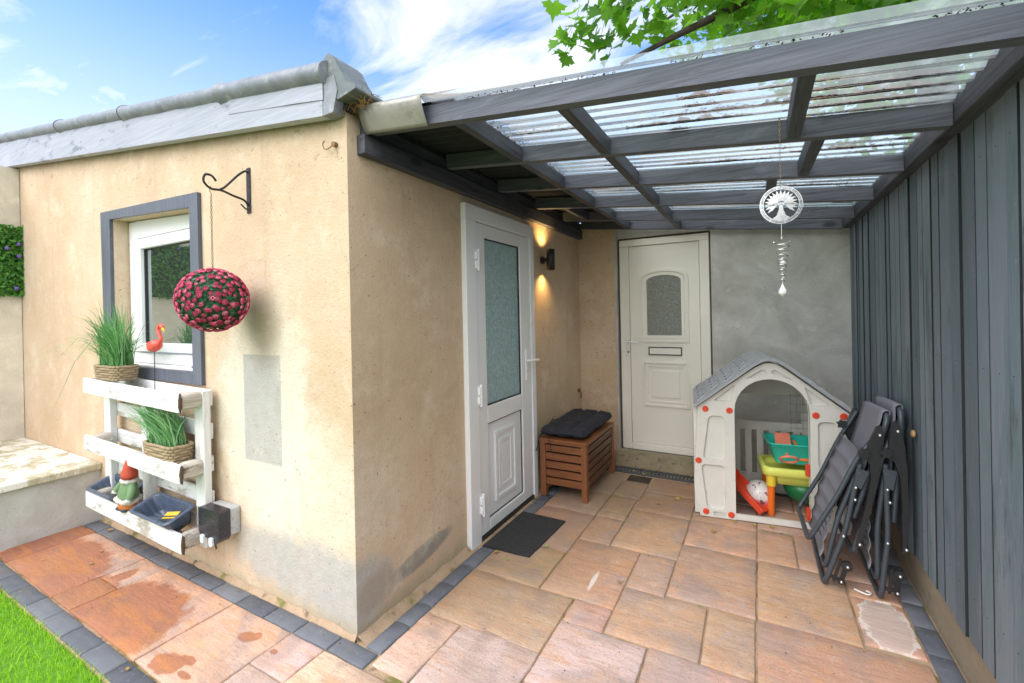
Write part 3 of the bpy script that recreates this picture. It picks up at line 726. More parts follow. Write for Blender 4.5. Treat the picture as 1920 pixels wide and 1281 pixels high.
# ------------------------------------------------------------------ rear wall with cream front door
rear = thing('rear_wall', 'grey rendered back wall with tan painted corner and an old cream front door', 'wall', (1.2, 3.05, 0))
w = MB(); w.box(-.2, .372, 2.9505, 3.2, -.05, 2.36); nib = w.build('tan_corner', M['tan'], rear)
w = MB(); w.box(.3725, .392, 2.953, 3.2, -.05, 2.30); w.build('corner_edge', M['grey_render'], rear)
w = MB(); w.box(1.243, 2.6, 2.978, 3.2, -.05, 2.20); w.box(.3925, 1.2425, 2.985, 3.2, 2.168, 2.26)
w.build('wall', M['grey_render'], rear)
CD = M['cream_door']
d = MB(); d.box(.410, .50, 2.992, 3.06, .098, 2.085); d.box(1.145, 1.228, 2.992, 3.06, .098, 2.085); d.box(.410, 1.228, 2.992, 3.06, 2.0855, 2.150); d.box(.5005, 1.1445, 2.992, 3.06, .098, .165)
bd = d.build('door', CD, rear, bevel=.005)
d = MB(); d.box(.3925, .4095, 3.0, 3.08, .05, 2.16); d.box(1.2285, 1.2425, 3.0, 3.08, .05, 2.16); d.box(.41, 1.2285, 3.0, 3.08, 2.1505, 2.1675); d.build('gap_filler', M['rotten'], bd)
d = MB(); d.box(.5035, 1.1415, 3.006, 3.05, .168, 2.082); lfo = d.build('leaf', CD, bd, bevel=.004)
d = MB(); ring_pts = lambda x0, x1, z0, z1, rise, k=10: [(x0, z0), (x1, z0), (x1, z1 - rise)] + [((x0 + x1) / 2 + (x1 - x0) / 2 * math.cos(PI * t / k), z1 - rise + rise * math.sin(PI * t / k)) for t in range(1, k)] + [(x0, z1 - rise)]
def annulus(mb, outer, inner, y0, y1, mi=0):
    n = len(outer)
    for k in range(n):
        mb.prism([outer[k], outer[(k + 1) % n], inner[(k + 1) % n], inner[k]], (0, y0, 0), ux, uz, (0, y1 - y0, 0), mi)
annulus(d, ring_pts(.600, 1.046, 1.150, 1.845, .07), ring_pts(.622, 1.024, 1.172, 1.823, .065), 2.992, 3.0055)
annulus(d, ring_pts(.640, 1.008, 1.188, 1.815, .06), ring_pts(.668, 0.982, 1.214, 1.790, .055), 2.996, 3.0055)
d.build('moulding', CD, bd, weld=True)
d = MB(); d.prism(ring_pts(.669, .981, 1.215, 1.789, .055), (0, 3.001, 0), ux, uz, (0, .0045, 0)); d.build('pane', M['glass_swirl'], bd)
def ringx(mb, x0, x1, z0, z1, w, y0, y1):
    mb.box(x0, x0 + w, y0, y1, z0, z1); mb.box(x1 - w, x1, y0, y1, z0, z1); mb.box(x0 + w + .0004, x1 - w - .0004, y0, y1, z0, z0 + w); mb.box(x0 + w + .0004, x1 - w - .0004, y0, y1, z1 - w, z1)
d = MB(); ringx(d, .612, 1.044, .53, .965, .024, 2.992, 3.0055); ringx(d, .65, 1.006, .568, .927, .02, 2.998, 3.0055); d.box(.70, .956, 2.996, 3.0055, .62, .875); d.build('panel', CD, bd, bevel=.005)
d = MB(); ringx(d, .676, .980, 1.024, 1.102, .008, 2.994, 3.0055); d.build('letter_plate', M['seal'], bd); d = MB(); d.box(.685, .971, 2.997, 3.0055, 1.033, 1.093); d.build('letter_flap', CD, bd, bevel=.002)
d = MB(); d.box(.470, .498, 2.982, 2.9915, .99, 1.19); hn = d.build('handle', CD, bd, bevel=.003)
d = MB(); d.tube(fillet([(.484, 2.982, 1.15), (.484, 2.95, 1.15), (.59, 2.95, 1.145)], .012), .008, 8); d.build('lever', M['upvc'], hn)
d = MB(); d.tube([(.484, 2.9815, 1.05), (.484, 2.979, 1.05)], .011, 12); d.build('keyhole', M['brass'], hn)
st = MB()
vs = []
for k in range(25):
    x = .395 + .845 * k / 24; a = .012 * noise.noise(V((x * 14, 0, 0))); b2 = .01 * noise.noise(V((x * 11, 5, 0)))
    vs += [(x, 2.985, -.02), (x, 2.985, .092 + b2 * .5), (x, 2.80 + a, .088 + b2), (x, 2.79 + a, -.02)]
st.add(vs, [(4 * k + i, 4 * k + i + 1, 4 * k + i + 5, 4 * k + i + 4) for k in range(24) for i in range(3)] + [(0, 1, 2, 3), (96, 99, 98, 97)])
st.build('door_step', M['sill_stone'], rear)
# drain channel in front of it
dc = thing('drain_channel', 'slotted grey drain channel set in the paving before the cream door', 'drain', (1.2, 2.66, 0))
d = MB(); d.box(.20, 2.19, 2.60, 2.73, -.03, -.014); d.box(.20, 2.19, 2.60, 2.618, -.0135, .004); d.box(.20, 2.19, 2.712, 2.73, -.0135, .004); d.build('channel', M['drain'], dc)
d = MB()
for k in range(66):
    x = .20 + k * .03; d.box(x, x + .014, 2.6185, 2.7115, -.012, .003)
d.build('grating', M['drain'], dc)
d = MB(); d.box(.5875, .775, 2.42, 2.565, -.03, -.006); structure(d.build('soil_patch', M['soil']))

# ------------------------------------------------------------------ left boundary wall, hedge panel, raised step
gw = thing('garden_wall', 'tall pale grey rendered garden wall meeting the tan building at far left', 'wall', (-4.36, -2, 0))
d = MB(); d.box(-4.46, -4.262, -6, -.004, -.05, 2.86); d.build('wall', M['pale_render'], gw)
hp = thing('hedge_panel', 'artificial leafy hedge panel with violet flowers on the grey garden wall', 'hedge', (-4.25, -1, 1.7))
d = MB(); d.box(-4.2615, -4.25, -3.4, -.02, 1.72, 2.31); d.build('backing', simple('panel_backing', (.02, .05, .015), .9, .3, 20), hp)
d = MB()
for i in range(7000):
    y = -R.random() ** 1.5 * 3.4; z = R.uniform(1.70, 2.33); x = -4.25 + R.random() * .055
    l = R.uniform(.012, .03); a = R.uniform(0, 2 * PI)
    n = V((R.uniform(.2, 1), R.uniform(-.8, .8), R.uniform(-.6, .8))).normalized(); u = n.orthogonal().normalized(); v = n.cross(u); u, v = u * math.cos(a) + v * math.sin(a), v * math.cos(a) - u * math.sin(a)
    c = V((x, y, z)); d.add([c - u * l, c + v * l * .45, c + u * l, c - v * l * .45], [(0, 1, 2, 3)])
d.build('leaves', M['ivy'], hp)
for i in range(36):
    d = MB(); d.ball((-4.19, -R.random() ** 1.6 * 3.2 - .03, R.uniform(1.75, 2.3)), .016, 6, 4, lump=.3, seed=i); d.build('flower', M['ivy_flower'], hp)
sp = thing('raised_step', 'low grey rendered raised step with flaking pale slab top beside the planter', 'step', (-3.4, -1, 0))
d = MB(); d.box(-4.2615, -2.665, -4.5, -.001, -.05, .372); d.build('base', M['step_face'], sp)
d = MB()
for a, b_ in ((-.0015, -.86), (-.866, -1.7), (-1.706, -2.6), (-2.606, -4.5)): d.box(-4.2615, -2.635, b_, a, .3725, .42)
d.build('slab_top', M['step_top'], sp, bevel=.008)

# ------------------------------------------------------------------ fence
fence = thing('fence', 'tall slate blue vertical board fence on the right of the patio', 'fence', (2.3, 1, 0))
d = MB(); y = 3.0; gaps = [.0]
ws = [.085, .075, .095, .06, .09, .07, .10, .085]
k = 0
while y > -1.6:
    w = ws[k % 8] * (1.05 if y > 1.6 else 1.28) * R.uniform(.9, 1.1); gp_ = R.choice([.009, .011, .014, .020]) * (.55 if y < 1.8 else .45)
    xo = R.uniform(-.004, .004); t = R.uniform(-.004, .004)
    d.add([(2.25 + xo, y - gp_, .235), (2.25 + xo, y - w, .235), (2.254 + xo, y - w + t, 2.12), (2.254 + xo, y - gp_ + t, 2.12), (2.262 + xo, y - gp_, .235), (2.262 + xo, y - w, .235), (2.266 + xo, y - w + t, 2.12), (2.266 + xo, y - gp_ + t, 2.12)],
          [(0, 1, 2, 3), (7, 6, 5, 4), (0, 4, 5, 1), (1, 5, 6, 2), (2, 6, 7, 3), (3, 7, 4, 0)])
    d.m[-3] = 1; d.m[-1] = 1  # board sides coloured near black to stand in for shade in the gaps
    for zz in (.42, 1.22, 1.93):
        zz += R.uniform(-.02, .02); fx_ = 2.25 + xo + .004 * (zz - .235) / 1.885; d.box(fx_ - .0012, fx_ + .004, y - w * .5 - .002, y - w * .5 + .002, zz, zz + .004, 1)
    y -= w; k += 1
d.build('boards', [M['fence'], M['gap_shade_nail']], fence, bevel=.001, seg=1)
d = MB(); d.box(2.2725, 2.2765, -1.7, 3.0, .245, 2.11); d.build('gap_shade_sheet', M['void'], fence)  # near-black sheet added behind the boards so the gaps look shaded
d = MB(); d.box(2.288, 2.34, -1.7, 2.97, -.04, .105); d.box(2.281, 2.34, -1.7, 2.97, .1055, .25); d.build('gravel_board', M['concrete'], fence, bevel=.006)
for y in (-1.0, .3, 1.6):
    d = MB(); d.box(2.342, 2.42, y, y + .08, 0, 2.1); d.build('post', M['fence'], fence)

# ------------------------------------------------------------------ canopy
can = thing('lean_to_canopy', 'charcoal timber lean-to canopy roofed with clear corrugated plastic', 'canopy', (1.1, 1.5, 2.2))
def rb(x): return 2.300 - SLOPE * x
DEP = .078
def rafter(y, t=.045, x0=.052, x1=2.198, dep=DEP, dz=0):
    d = MB(); d.prism([(x0, rb(x0) + dz), (x1, rb(x1) + dz), (x1, rb(x1) + dep + dz), (x0, rb(x0) + dep + dz)], (0, y, 0), ux, uz, (0, t, 0))
    return d.build('rafter', M['beam'], can, bevel=.004)
RY = [.08, .665, 1.245, 1.845, 2.42, 2.90]
rafter(RY[0], .048, .052, 2.6)
for y in RY[1:]: rafter(y)
def noggin(x, ya, yb, w=.045, dz=0, skew=0):
    d = MB(); xs_ = [x, x + w]
    z0 = rb(x) + dz
    d.add([(x, ya, rb(x) + dz), (x + w, ya, rb(x + w) + dz), (x + w + skew, yb, rb(x + w + skew) + dz), (x + skew, yb, rb(x + skew) + dz),
           (x, ya, rb(x) + DEP - .004), (x + w, ya, rb(x + w) + DEP - .004), (x + w + skew, yb, rb(x + w + skew) + DEP - .004), (x + skew, yb, rb(x + skew) + DEP - .004)],
          [(0, 1, 2, 3), (7, 6, 5, 4), (0, 4, 5, 1), (1, 5, 6, 2), (2, 6, 7, 3), (3, 7, 4, 0)])
    d.build('noggin', M['beam_y'], can, bevel=.003)
for a, b_ in zip(RY[:-1], RY[1:]):
    noggin(.50, a + .049, b_ - .001); noggin(.965, a + .049, b_ - .001)
noggin(1.715, RY[0] + .049, RY[1] - .001); noggin(1.80, RY[1] + .046, RY[2] - .001, skew=-.01); noggin(1.66, RY[2] + .046, RY[3] - .001)
noggin(.26, RY[3] + .046, RY[4] - .001, .04)
d = MB(); d.box(.0005, .050, .055, 2.945, 2.195, 2.285); d.build('ledger', M['beam_y'], can, bevel=.004)
d = MB(); d.box(.0005, .030, .075, 2.945, 2.2855, 2.36); d.build('wall_plate', M['beam_y'], can, bevel=.003)
d = MB(); d.box(2.2005, 2.262, -1.2, 2.975, 2.072, 2.165); d.build('fence_beam', M['beam_y'], can, bevel=.005)
# corrugated sheets
def sheet(x0, x1, y0, y1, nx, dz, mat, name, pitch=.0755, amp=.009):
    d = MB(); ny = int((y1 - y0) / pitch * 8); vs = []
    for i in range(nx + 1):
        x = x0 + (x1 - x0) * i / nx
        for j in range(ny + 1):
            y = y0 + (y1 - y0) * j / ny
            vs.append((x, y, rb(x) + DEP + .012 + dz + amp * math.sin(2 * PI * y / pitch) + .003 * noise.noise(V((x * 2, y * 2, 0)))))
    d.add(vs, [(i * (ny + 1) + j, (i + 1) * (ny + 1) + j, (i + 1) * (ny + 1) + j + 1, i * (ny + 1) + j + 1) for i in range(nx) for j in range(ny)], 0, True)
    return d.build(name, mat, can)
sheet(.40, 2.42, .025, 3.06, 14, 0, M['sheet'], 'roof_sheet')
sheet(-.02, .52, .10, 3.06, 4, .004, M['felt'], 'felt_cover')
# curved grey flashing over the front end
d = MB(); vs = []; n = 10
for i in range(9):
    x = .045 + .36 * i / 8
    for j in range(n + 1):
        t = j / n
        yy = .075 - .045 * math.sin(t * PI * .62) - .004; zz = rb(x) - .012 + .155 * t
        if t > .75: yy += (t - .75) * .38
        vs.append((x, yy, zz))
d.add(vs, [(i * (n + 1) + j, (i + 1) * (n + 1) + j, (i + 1) * (n + 1) + j + 1, i * (n + 1) + j + 1) for i in range(8) for j in range(n)], 0, True)
d.build('front_flashing', simple('buff_metal', (.33, .31, .27), .35, .25, 7, .2, 40, metal=.35, dirt=.4, dirtcol=(.14, .12, .10)), can, solid=.004)
# moss and leaf litter lying in the troughs
def litter(mb, x, y, z, n, sx, sy, sz, s=(.004, .013)):
    for _ in range(n):
        c = V((x + R.gauss(0, sx), y + R.gauss(0, sy), z + abs(R.gauss(0, sz)))); l = R.uniform(*s)
        nn = V((R.gauss(0, 1), R.gauss(0, 1), R.gauss(0, 1))).normalized(); u = nn.orthogonal().normalized(); v = nn.cross(u)
        mb.add([c - u * l, c + v * l * .5, c + u * l, c - v * l * .5], [(0, 1, 2, 3)])
lt = MB(); pitch = .0755
def ridge(x0, x1, y, hmax, wmax):
    n = max(6, int((x1 - x0) / .007)); vs = []; sd = R.uniform(0, 90)
    for i in range(n + 1):
        x = x0 + (x1 - x0) * i / n; e = max(0.0, math.sin(PI * i / n)) ** .5
        h = hmax * e * (.55 + .75 * noise.noise(V((x * 22, sd, 0))) + .35 * noise.noise(V((x * 95, sd, 2)))); h = max(.0015, h)
        w = wmax * (.35 + .65 * e) * (.75 + .5 * noise.noise(V((x * 40, sd, 5))))
        z = rb(x) + DEP + .004
        for q, (dy_, hz) in enumerate(((-1, 0), (-.7, .6), (-.15, 1), (.4, .8), (1, 0))): vs.append((x + R.uniform(-.003, .003), y + dy_ * w + R.uniform(-.002, .002), z + hz * h * R.uniform(.75, 1.2)))
    lt.add(vs, [(i * 5 + q, i * 5 + 5 + q, i * 5 + 6 + q, i * 5 + 1 + q) for i in range(n) for q in range(4)])
    m = int((x1 - x0) / .006)
    for _ in range(m):
        x = R.uniform(x0, x1); litter(lt, x, y, rb(x) + DEP + .006, 1, .004, wmax * .6, hmax * .8, (.003, .008))
for k in range(2, 40):
    y = (k + .75) * pitch; x = .56 + R.random() * .3
    if y > 2.95: break
    while x < 2.15:
        L_ = R.uniform(.06, .40) * (1.4 if x > 1.4 else 1)
        if R.random() < (.62 if x > 1.25 else .30): ridge(x, min(2.18, x + L_), y + R.uniform(-.006, .006), R.uniform(.006, .020), R.uniform(.005, .011))
        x += L_ + R.uniform(.04, .40)
for x0, x1, y in ((1.80, 2.17, .285), (1.35, 1.55, .36), (1.75, 2.17, .435), (1.62, 1.9, .505), (1.80, 2.16, .51), (1.75, 2.17, .585), (1.1, 1.6, .585), (1.2, 1.55, 1.19), (1.75, 2.1, 1.11)):
    ridge(x0, x1, y, .026, .012)
for k in range(110):
    x = .42 + 1.9 * (k / 110) + R.uniform(-.01, .01)
    if noise.noise(V((x * 5, 0, 2))) > -.1: litter(lt, x, .082, rb(x) + DEP + .003, 4, .008, .004, .003, (.002, .006))
for k in range(60):
    y = .15 + k * .045; x = .535 + .02 * noise.noise(V((y * 9, 0, 0))); litter(lt, x, y, rb(x) + DEP + .010, 8, .012, .012, .006, (.003, .010))
tag(lt.build('roof_litter', M['debris']), 'brown moss and leaf litter lying in the troughs of the clear roof', 'moss', kind='stuff')
nt_ = MB()
for k in range(200):
    c = V((R.uniform(.0, .13), R.uniform(-.02, .09), 2.36 + R.random() * .08)); dd = V((R.gauss(0, 1), R.gauss(0, 1), R.gauss(0, .6))).normalized() * R.uniform(.01, .035)
    nt_.tube([c - dd, c + V((0, 0, .006)), c + dd], .0012, 3)
tag(nt_.build('twig_debris', M['rust_debris']), 'rusty brown clump of twigs caught at the roof corner above the wall', 'twigs')

# ------------------------------------------------------------------ wall lamp
lamp = thing('wall_lamp', 'black cylindrical up and down wall light glowing warm beside the white door', 'lamp', (.0, 2.05, 1.9))
d = MB(); d.tube([(.001, 2.045, 1.90), (.022, 2.045, 1.90)], .032, 18); d.tube([(.022, 2.045, 1.90), (.05, 2.045, 1.90)], .018, 12); d.build('bracket', M['lampbody'], lamp, bevel=.002)
d = MB(); r0 = .036
d.lathe([(.030, 1.815), (r0, 1.812), (r0, 1.985), (.030, 1.988), (.030, 1.975), (.030, 1.83)], (.085, 2.045, 0), 24); d.build('shade', M['lampbody'], lamp)
d = MB(); d.lathe([(.0001, 1.972), (.029, 1.972)], (.085, 2.045, 0), 16); d.build('top_glow', M['lampglow'], lamp)
d = MB(); d.lathe([(.0001, 1.828), (.029, 1.828)], (.085, 2.045, 0), 16); d.build('bottom_glow', M['lampglow'], lamp)
for z, up in ((1.992, True), (1.808, False)):
    L = bpy.data.lights.new('lamp_beam', 'SPOT'); L.energy = 4.2; L.color = (1, .62, .22); L.spot_size = rad(125); L.spot_blend = 1.0; L.shadow_soft_size = .02
    o = bpy.data.objects.new('lamp_beam', L); COL.objects.link(o); o.location = (.070, 2.045, z)
    o.rotation_euler = V((-.12, 0, 1 if up else -1)).to_track_quat('-Z', 'Y').to_euler(); adopt(o, lamp)
# small fitting in the corner
d = MB(); d.tube([(.001, 2.86, .66), (.02, 2.86, .66)], .02, 10); d.tube([(.012, 2.86, .66), (.03, 2.86, .64), (.03, 2.86, .58)], .008, 8)
tag(d.build('wall_stub', M['brass']), 'small brass pipe stub on the side wall above the bench', 'pipe')

# ------------------------------------------------------------------ wall bracket with flower ball, hook
bx = -.745
br = thing('hanging_bracket', 'black wrought iron scroll bracket screwed to the tan wall above the flower ball', 'bracket', (bx, 0, 2.1))
d = MB(); d.box(bx - .016, bx + .016, -.007, -.0005, 2.01, 2.25); d.build('back_plate', M['iron'], br, bevel=.002)
d = MB()
d.tube(catmull([(bx, -.008, 2.225), (bx, -.022, 2.228), (bx, -.06, 2.195), (bx, -.12, 2.125), (bx, -.145, 2.105)]), .0055, 6)
d.tube(catmull([(bx, -.007, 2.05), (bx, -.03, 2.075), (bx, -.08, 2.085), (bx, -.14, 2.10), (bx, -.19, 2.098), (bx, -.222, 2.125), (bx, -.215, 2.16), (bx, -.185, 2.162), (bx, -.165, 2.14)]), .0060, 6)
d.tube(catmull([(bx, -.007, 2.036), (bx, -.02, 2.03), (bx, -.045, 2.05)]), .0045, 6)
d.build('arm', M['iron'], br)
for z in (2.03, 2.23):
    d = MB(); d.ball((bx, -.009, z), .006, 8, 5); d.build('screw', M['brass'], br)
bc = V((bx + .0, -.19, 1.548)); BR = .150
fb = thing('flower_ball', 'hanging ball of deep pink artificial roses on a thin chain', 'flower ball', bc)
d = MB(); z = 2.088; k = 0
d.tube(catmull([(bx, -.19, 2.11), (bx - .006, -.193, 2.09), (bx, -.19, 2.075), (bx + .004, -.19, 2.06)]), .002, 5)
z = 2.055
while z > bc.z + BR - .01:
    o = V((bx, -.19, z)); pts = []
    for q in range(8):
        a = 2 * PI * q / 8; ox = .0042 * math.cos(a); oz = .0078 * math.sin(a)
        pts.append(o + (V((ox, 0, oz)) if k % 2 else V((0, ox, oz))))
    d.tube(pts, .0012, 4, closed=True); z -= .0125; k += 1
d.build('chain', M['chain'], fb)
d = MB(); d.ball(bc, BR * .93, 28, 18); d.build('core', simple('leafy_core', (.02, .07, .03), .8, .5, 30, 1, 40), fb)
d = MB()
for i in range(1500):
    n = V((R.gauss(0, 1), R.gauss(0, 1), R.gauss(0, 1))).normalized(); c = bc + n * BR * R.uniform(.93, 1.0)
    u = (n.orthogonal().normalized()); v = n.cross(u); a = R.uniform(0, 6.28); u, v = u * math.cos(a) + v * math.sin(a), v * math.cos(a) - u * math.sin(a)
    u = (u + n * R.uniform(-.3, .6)).normalized(); l = R.uniform(.008, .014)
    d.add([c - u * l, c + v * l * .5, c + u * l, c - v * l * .5], [(0, 1, 2, 3)])
d.build('leaves', leaf_material('rose_leaf', (.01, .06, .03), (.05, .19, .09), .1, .45), fb)
def rose(r):
    d = MB()
    d.lathe([(.0001, -.3 * r), (r * .7, -.1 * r), (r, .35 * r), (r * .92, .62 * r), (r * .72, .5 * r), (r * .66, .22 * r), (r * .5, .62 * r), (r * .34, .66 * r), (r * .25, .40 * r), (.0001, .55 * r)], (0, 0, 0), 9)
    for i in range(len(d.m)):
        if i // 9 in (0, 3, 4, 7, 8): d.m[i] = 1
    return d
N = 340; spots = []
for i in range(N):
    z = 1 - 2 * (i + .5) / N; a = i * 2.39996; q = math.sqrt(1 - z * z)
    n = V((q * math.cos(a), q * math.sin(a), z)); n = (n + V((R.gauss(0, .055), R.gauss(0, .055), R.gauss(0, .055)))).normalized(); spots.append(n)
camdir = (V((1.6, -1.4, 1.45)) - bc).normalized(); spots.sort(key=lambda n: -n.dot(camdir))
mesh_obj = None
for n in spots[:100]:
    if mesh_obj is None: mesh_obj = rose(.0125).build('rose', [M['flower'], M['flower_heart']]); o = mesh_obj
    else: o = mesh_obj.copy(); COL.objects.link(o)
    o.matrix_basis = Matrix.Translation(bc + n * (BR * (1 + .05 * noise.noise(n * 3)) * R.uniform(.95, 1.06))) @ n.to_track_quat('Z', 'Y').to_matrix().to_4x4() @ Matrix.Rotation(R.uniform(0, 6), 4, 'Z') @ Matrix.Scale(R.uniform(.68, 1.2), 4)
    adopt(o, fb)
d = MB()
for n in spots[100:]:
    q = n.to_track_quat('Z', 'Y').to_matrix(); rr = rose(.0125 * R.uniform(.85, 1.1)); c = bc + n * BR
    m0 = len(d.m); d.add([c + q @ V(p) for p in rr.v], rr.f, 0, True); d.m[m0:] = rr.m
o = d.build('roses', [M['flower'], M['flower_heart']], fb); o['kind'] = 'stuff'
hk = thing('wall_hook', 'small rusty brass hook on a screw eye at the top corner of the tan wall', 'hook', (-.07, 0, 2.235))
d = MB(); d.tube([(-.068, -.0005, 2.236), (-.068, -.02, 2.236)], .012, 10); d.build('screw_eye', M['brass'], hk)
d = MB(); d.tube(catmull([(-.07, -.02, 2.23), (-.085, -.022, 2.222), (-.105, -.022, 2.218), (-.122, -.024, 2.224), (-.128, -.026, 2.245), (-.115, -.027, 2.256)]), .0028, 6); d.build('hook', M['brass'], hk)

# ------------------------------------------------------------------ pallet planter
pl = thing('pallet_planter', 'white painted pallet planter with three shelves hung on the tan wall', 'planter', (-1.7, -.1, .2))
PX0, PX1 = -2.34, -1.075
def tz(x): return (x + 1.7) * -.022      # slight tilt
def plank(name, x0, x1, y0, y1, z0, z1, mat, bevel=.004):
    d = MB(); vs = []; n = 10
    for i in range(n + 1):
        x = x0 + (x1 - x0) * i / n; w = .004 * noise.noise(V((x * 4, z0 * 9, y0)))
        vs += [(x, y0, z0 + tz(x) + w), (x, y1, z0 + tz(x) + w), (x, y1, z1 + tz(x) + w * .5), (x, y0, z1 + tz(x) + w * .5)]
    fs = [(4 * i + q, 4 * i + 4 + q, 4 * i + 4 + (q + 1) % 4, 4 * i + (q + 1) % 4) for i in range(n) for q in range(4)] + [(3, 2, 1, 0), (4 * n, 4 * n + 1, 4 * n + 2, 4 * n + 3)]
    d.add(vs, fs); return d.build(name, mat, pl, bevel=bevel)
shelves = [.977, .600, .230]
for z in shelves:
    plank('front_board', PX0 + .05, PX1, -.205, -.185, z, z + .098, M['white_wood'])
    plank('shelf_board', PX0 + .12, PX1 - .09, -.184, -.085, z + .004, z + .018, M['white_wood'])
for z in (.985, .80, .62, .42, .255):
    plank('back_board', PX0 + .03, PX1 - .01, -.045, -.028, z, z + .088, M['white_wood'])
for x in (PX0, -1.80, PX1 - .095):
    d = MB(); top = 1.07 if x != -1.80 else 1.0
    d.box(x, x + .095, -.084, -.0455, .205 + tz(x), top + tz(x)); d.build('post', M['white_wood_z'], pl, bevel=.004)
for z in shelves:
    for x in (PX0 + .055, PX1 - .088):
        d = MB(); vs = []; n = 14
        rng = [(-.1845, .9), (-.16, 1), (-.11, 1.02), (-.085, .95)]
        for yy, s in rng:
            for j in range(n):
                a = 2 * PI * j / n; q = 1 + .12 * noise.noise(V((math.cos(a) * 1.5, math.sin(a) * 1.5, yy * 20 + z * 7 + x)))
                vs.append((x + .042 + .041 * math.copysign(abs(math.cos(a)) ** .6, math.cos(a)) * s * q, yy, z + .05 + tz(x) + .045 * math.copysign(abs(math.sin(a)) ** .6, math.sin(a)) * s * q))
        d.add(vs, [(i * n + j, i * n + (j + 1) % n, (i + 1) * n + (j + 1) % n, (i + 1) * n + j) for i in range(3) for j in range(n)], 0, True)
        d.add(vs[:n], [tuple(range(n))]); d.add(vs[3 * n:], [tuple(range(n))])
        d.build('end_block', M['log'], pl)
for z in shelves:
    d = MB(); vs = []
    d.ball((PX1 + .001, -.195, z + .05 + tz(PX1)), (.004, .0105, .047), 10, 8, lump=.5, seed=z); d.build('rotten_end', M['rotten'], pl)

# baskets with grass
def basket(x, y, z, w, dep, h, label, rz, name='grass_basket'):
    t = thing(name, label, 'basket plant', (x, y, z), 'baskets of artificial grass')
    d = MB(); rows = 6; n = 56
    for r_ in range(rows):
        zz = z + h * (r_ + .5) / rows; k = 1 + .10 * r_ / rows; pts = []
        for i in range(n):
            a = 2 * PI * i / n; cx, cy = math.cos(a), math.sin(a)
            px = math.copysign(abs(cx) ** .35, cx) * w / 2 * k; py = math.copysign(abs(cy) ** .35, cy) * dep / 2 * k
            o_ = .0045 * (1 if (i // 2 + r_) % 2 else -1); l = math.hypot(px, py)
            px *= 1 + o_ / l; py *= 1 + o_ / l
            pts.append((x + px * math.cos(rz) - py * math.sin(rz), y + px * math.sin(rz) + py * math.cos(rz), zz))
        d.tube(pts, h / rows * .56, 6, closed=True)
    d.build('basket', M['basket'], t)
    d = MB(); d.obox((x, y, z + h * .45), ((math.cos(rz), math.sin(rz), 0), (-math.sin(rz), math.cos(rz), 0), (0, 0, 1)), (w / 2 - .006, dep / 2 - .006, h * .44)); d.build('filling', M['soil'], t)
    return t
def tuft(t, x, y, z, w, dep, n, hmin, hmax, lean=(0, 0), spread=.16, out=.0):
    d = MB()
    for i in range(n):
        bx_, by_ = x + R.uniform(-.5, .5) * w, y + R.uniform(-.5, .5) * dep; h = R.uniform(hmin, hmax)
        a = R.uniform(0, 2 * PI); s = abs(R.gauss(0, spread)) + .01
        if i % 10 == 0: s += R.uniform(.08, .2); h *= 1.1
        ex = math.cos(a) * s + lean[0]; ey = math.sin(a) * s * .7 + lean[1]
        wd = R.uniform(.002, .0042); side = V((-math.sin(a + 1), math.cos(a + 1), 0)) * wd; vs = []
        for k in range(6):
            q = k / 5; p = V((bx_ + ex * q ** 1.8, min(by_ + ey * q ** 1.8, -.035 if by_ < -.02 else 9), z + h * (q - .36 * (s / .2) * q ** 3)))
            ww = side * (1 - q ** 2 * .92); vs += [p - ww, p + ww]
        d.add(vs, [(2 * k, 2 * k + 1, 2 * k + 3, 2 * k + 2) for k in range(5)], 0, True)
    d.build('grass_blades', M['blade'], t)
b1 = basket(-1.99, -.135, 1.087, .30, .115, .092, 'wicker basket of tall artificial grass on the top shelf below the window', .0)
tuft(b1, -1.98, -.135, 1.165, .27, .09, 430, .22, .50, (.05, -.05), .20)
b2 = basket(-1.345, -.135, .665, .30, .115, .10, 'wicker basket of leaning artificial grass on the middle planter shelf', .0)
tuft(b2, -1.36, -.135, .75, .26, .09, 360, .16, .30, (-.17, -.02), .10)

# flamingo
fm = thing('flamingo_ornament', 'small coral pink flamingo on a wire stake above the top shelf', 'ornament', (-1.53, -.125, 1.09))
d = MB(); P = V((-1.505, -.125, 1.305))
d.ball(P, (.062, .034, .034), 16, 10, rot=Matrix.Rotation(rad(-14), 3, 'Y'))
d.tube(catmull([P + V((.045, 0, .008)), P + V((.078, 0, .035)), P + V((.06, 0, .07)), P + V((.048, 0, .10)), P + V((.075, 0, .122)), P + V((.098, 0, .105))]), [.016, .013, .011, .010, .010, .010, .010, .010, .010, .010, .010, .010, .010, .010, .010, .010, .010, .010, .010, .010, .010, .010, .010, .010, .010, .0105, .011, .012, .0125, .0125, .0125][:31], 8)
d.tube([P + V((-.05, 0, .008)), P + V((-.085, 0, -.018))], [.022, .004], 8)
d.build('body', M['flamingo'], fm)
d = MB(); d.tube([P + V((.097, 0, .104)), P + V((.112, 0, .092)), P + V((.113, 0, .078))], [.009, .0065, .002], 8); d.build('beak', M['yellow'], fm)
d = MB(); d.tube([P + V((-.005, 0, -.03)), (-1.515, -.125, 1.005)], .0022, 5); d.build('stake', M['iron'], fm)
# little bracelet toy on the sill
d = MB(); d.tube(catmull([(-1.42, .03, 1.166), (-1.385, .02, 1.168), (-1.35, .025, 1.166)]), .006, 6); tg = tag(d.build('toy_clip', M['purple']), 'tiny purple and green plastic clip lying on the white window sill', 'toy')
d = MB(); d.tube(catmull([(-1.35, .025, 1.166), (-1.335, .035, 1.167), (-1.345, .045, 1.166)]), .0055, 6); d.build('green_end', M['green'], tg)

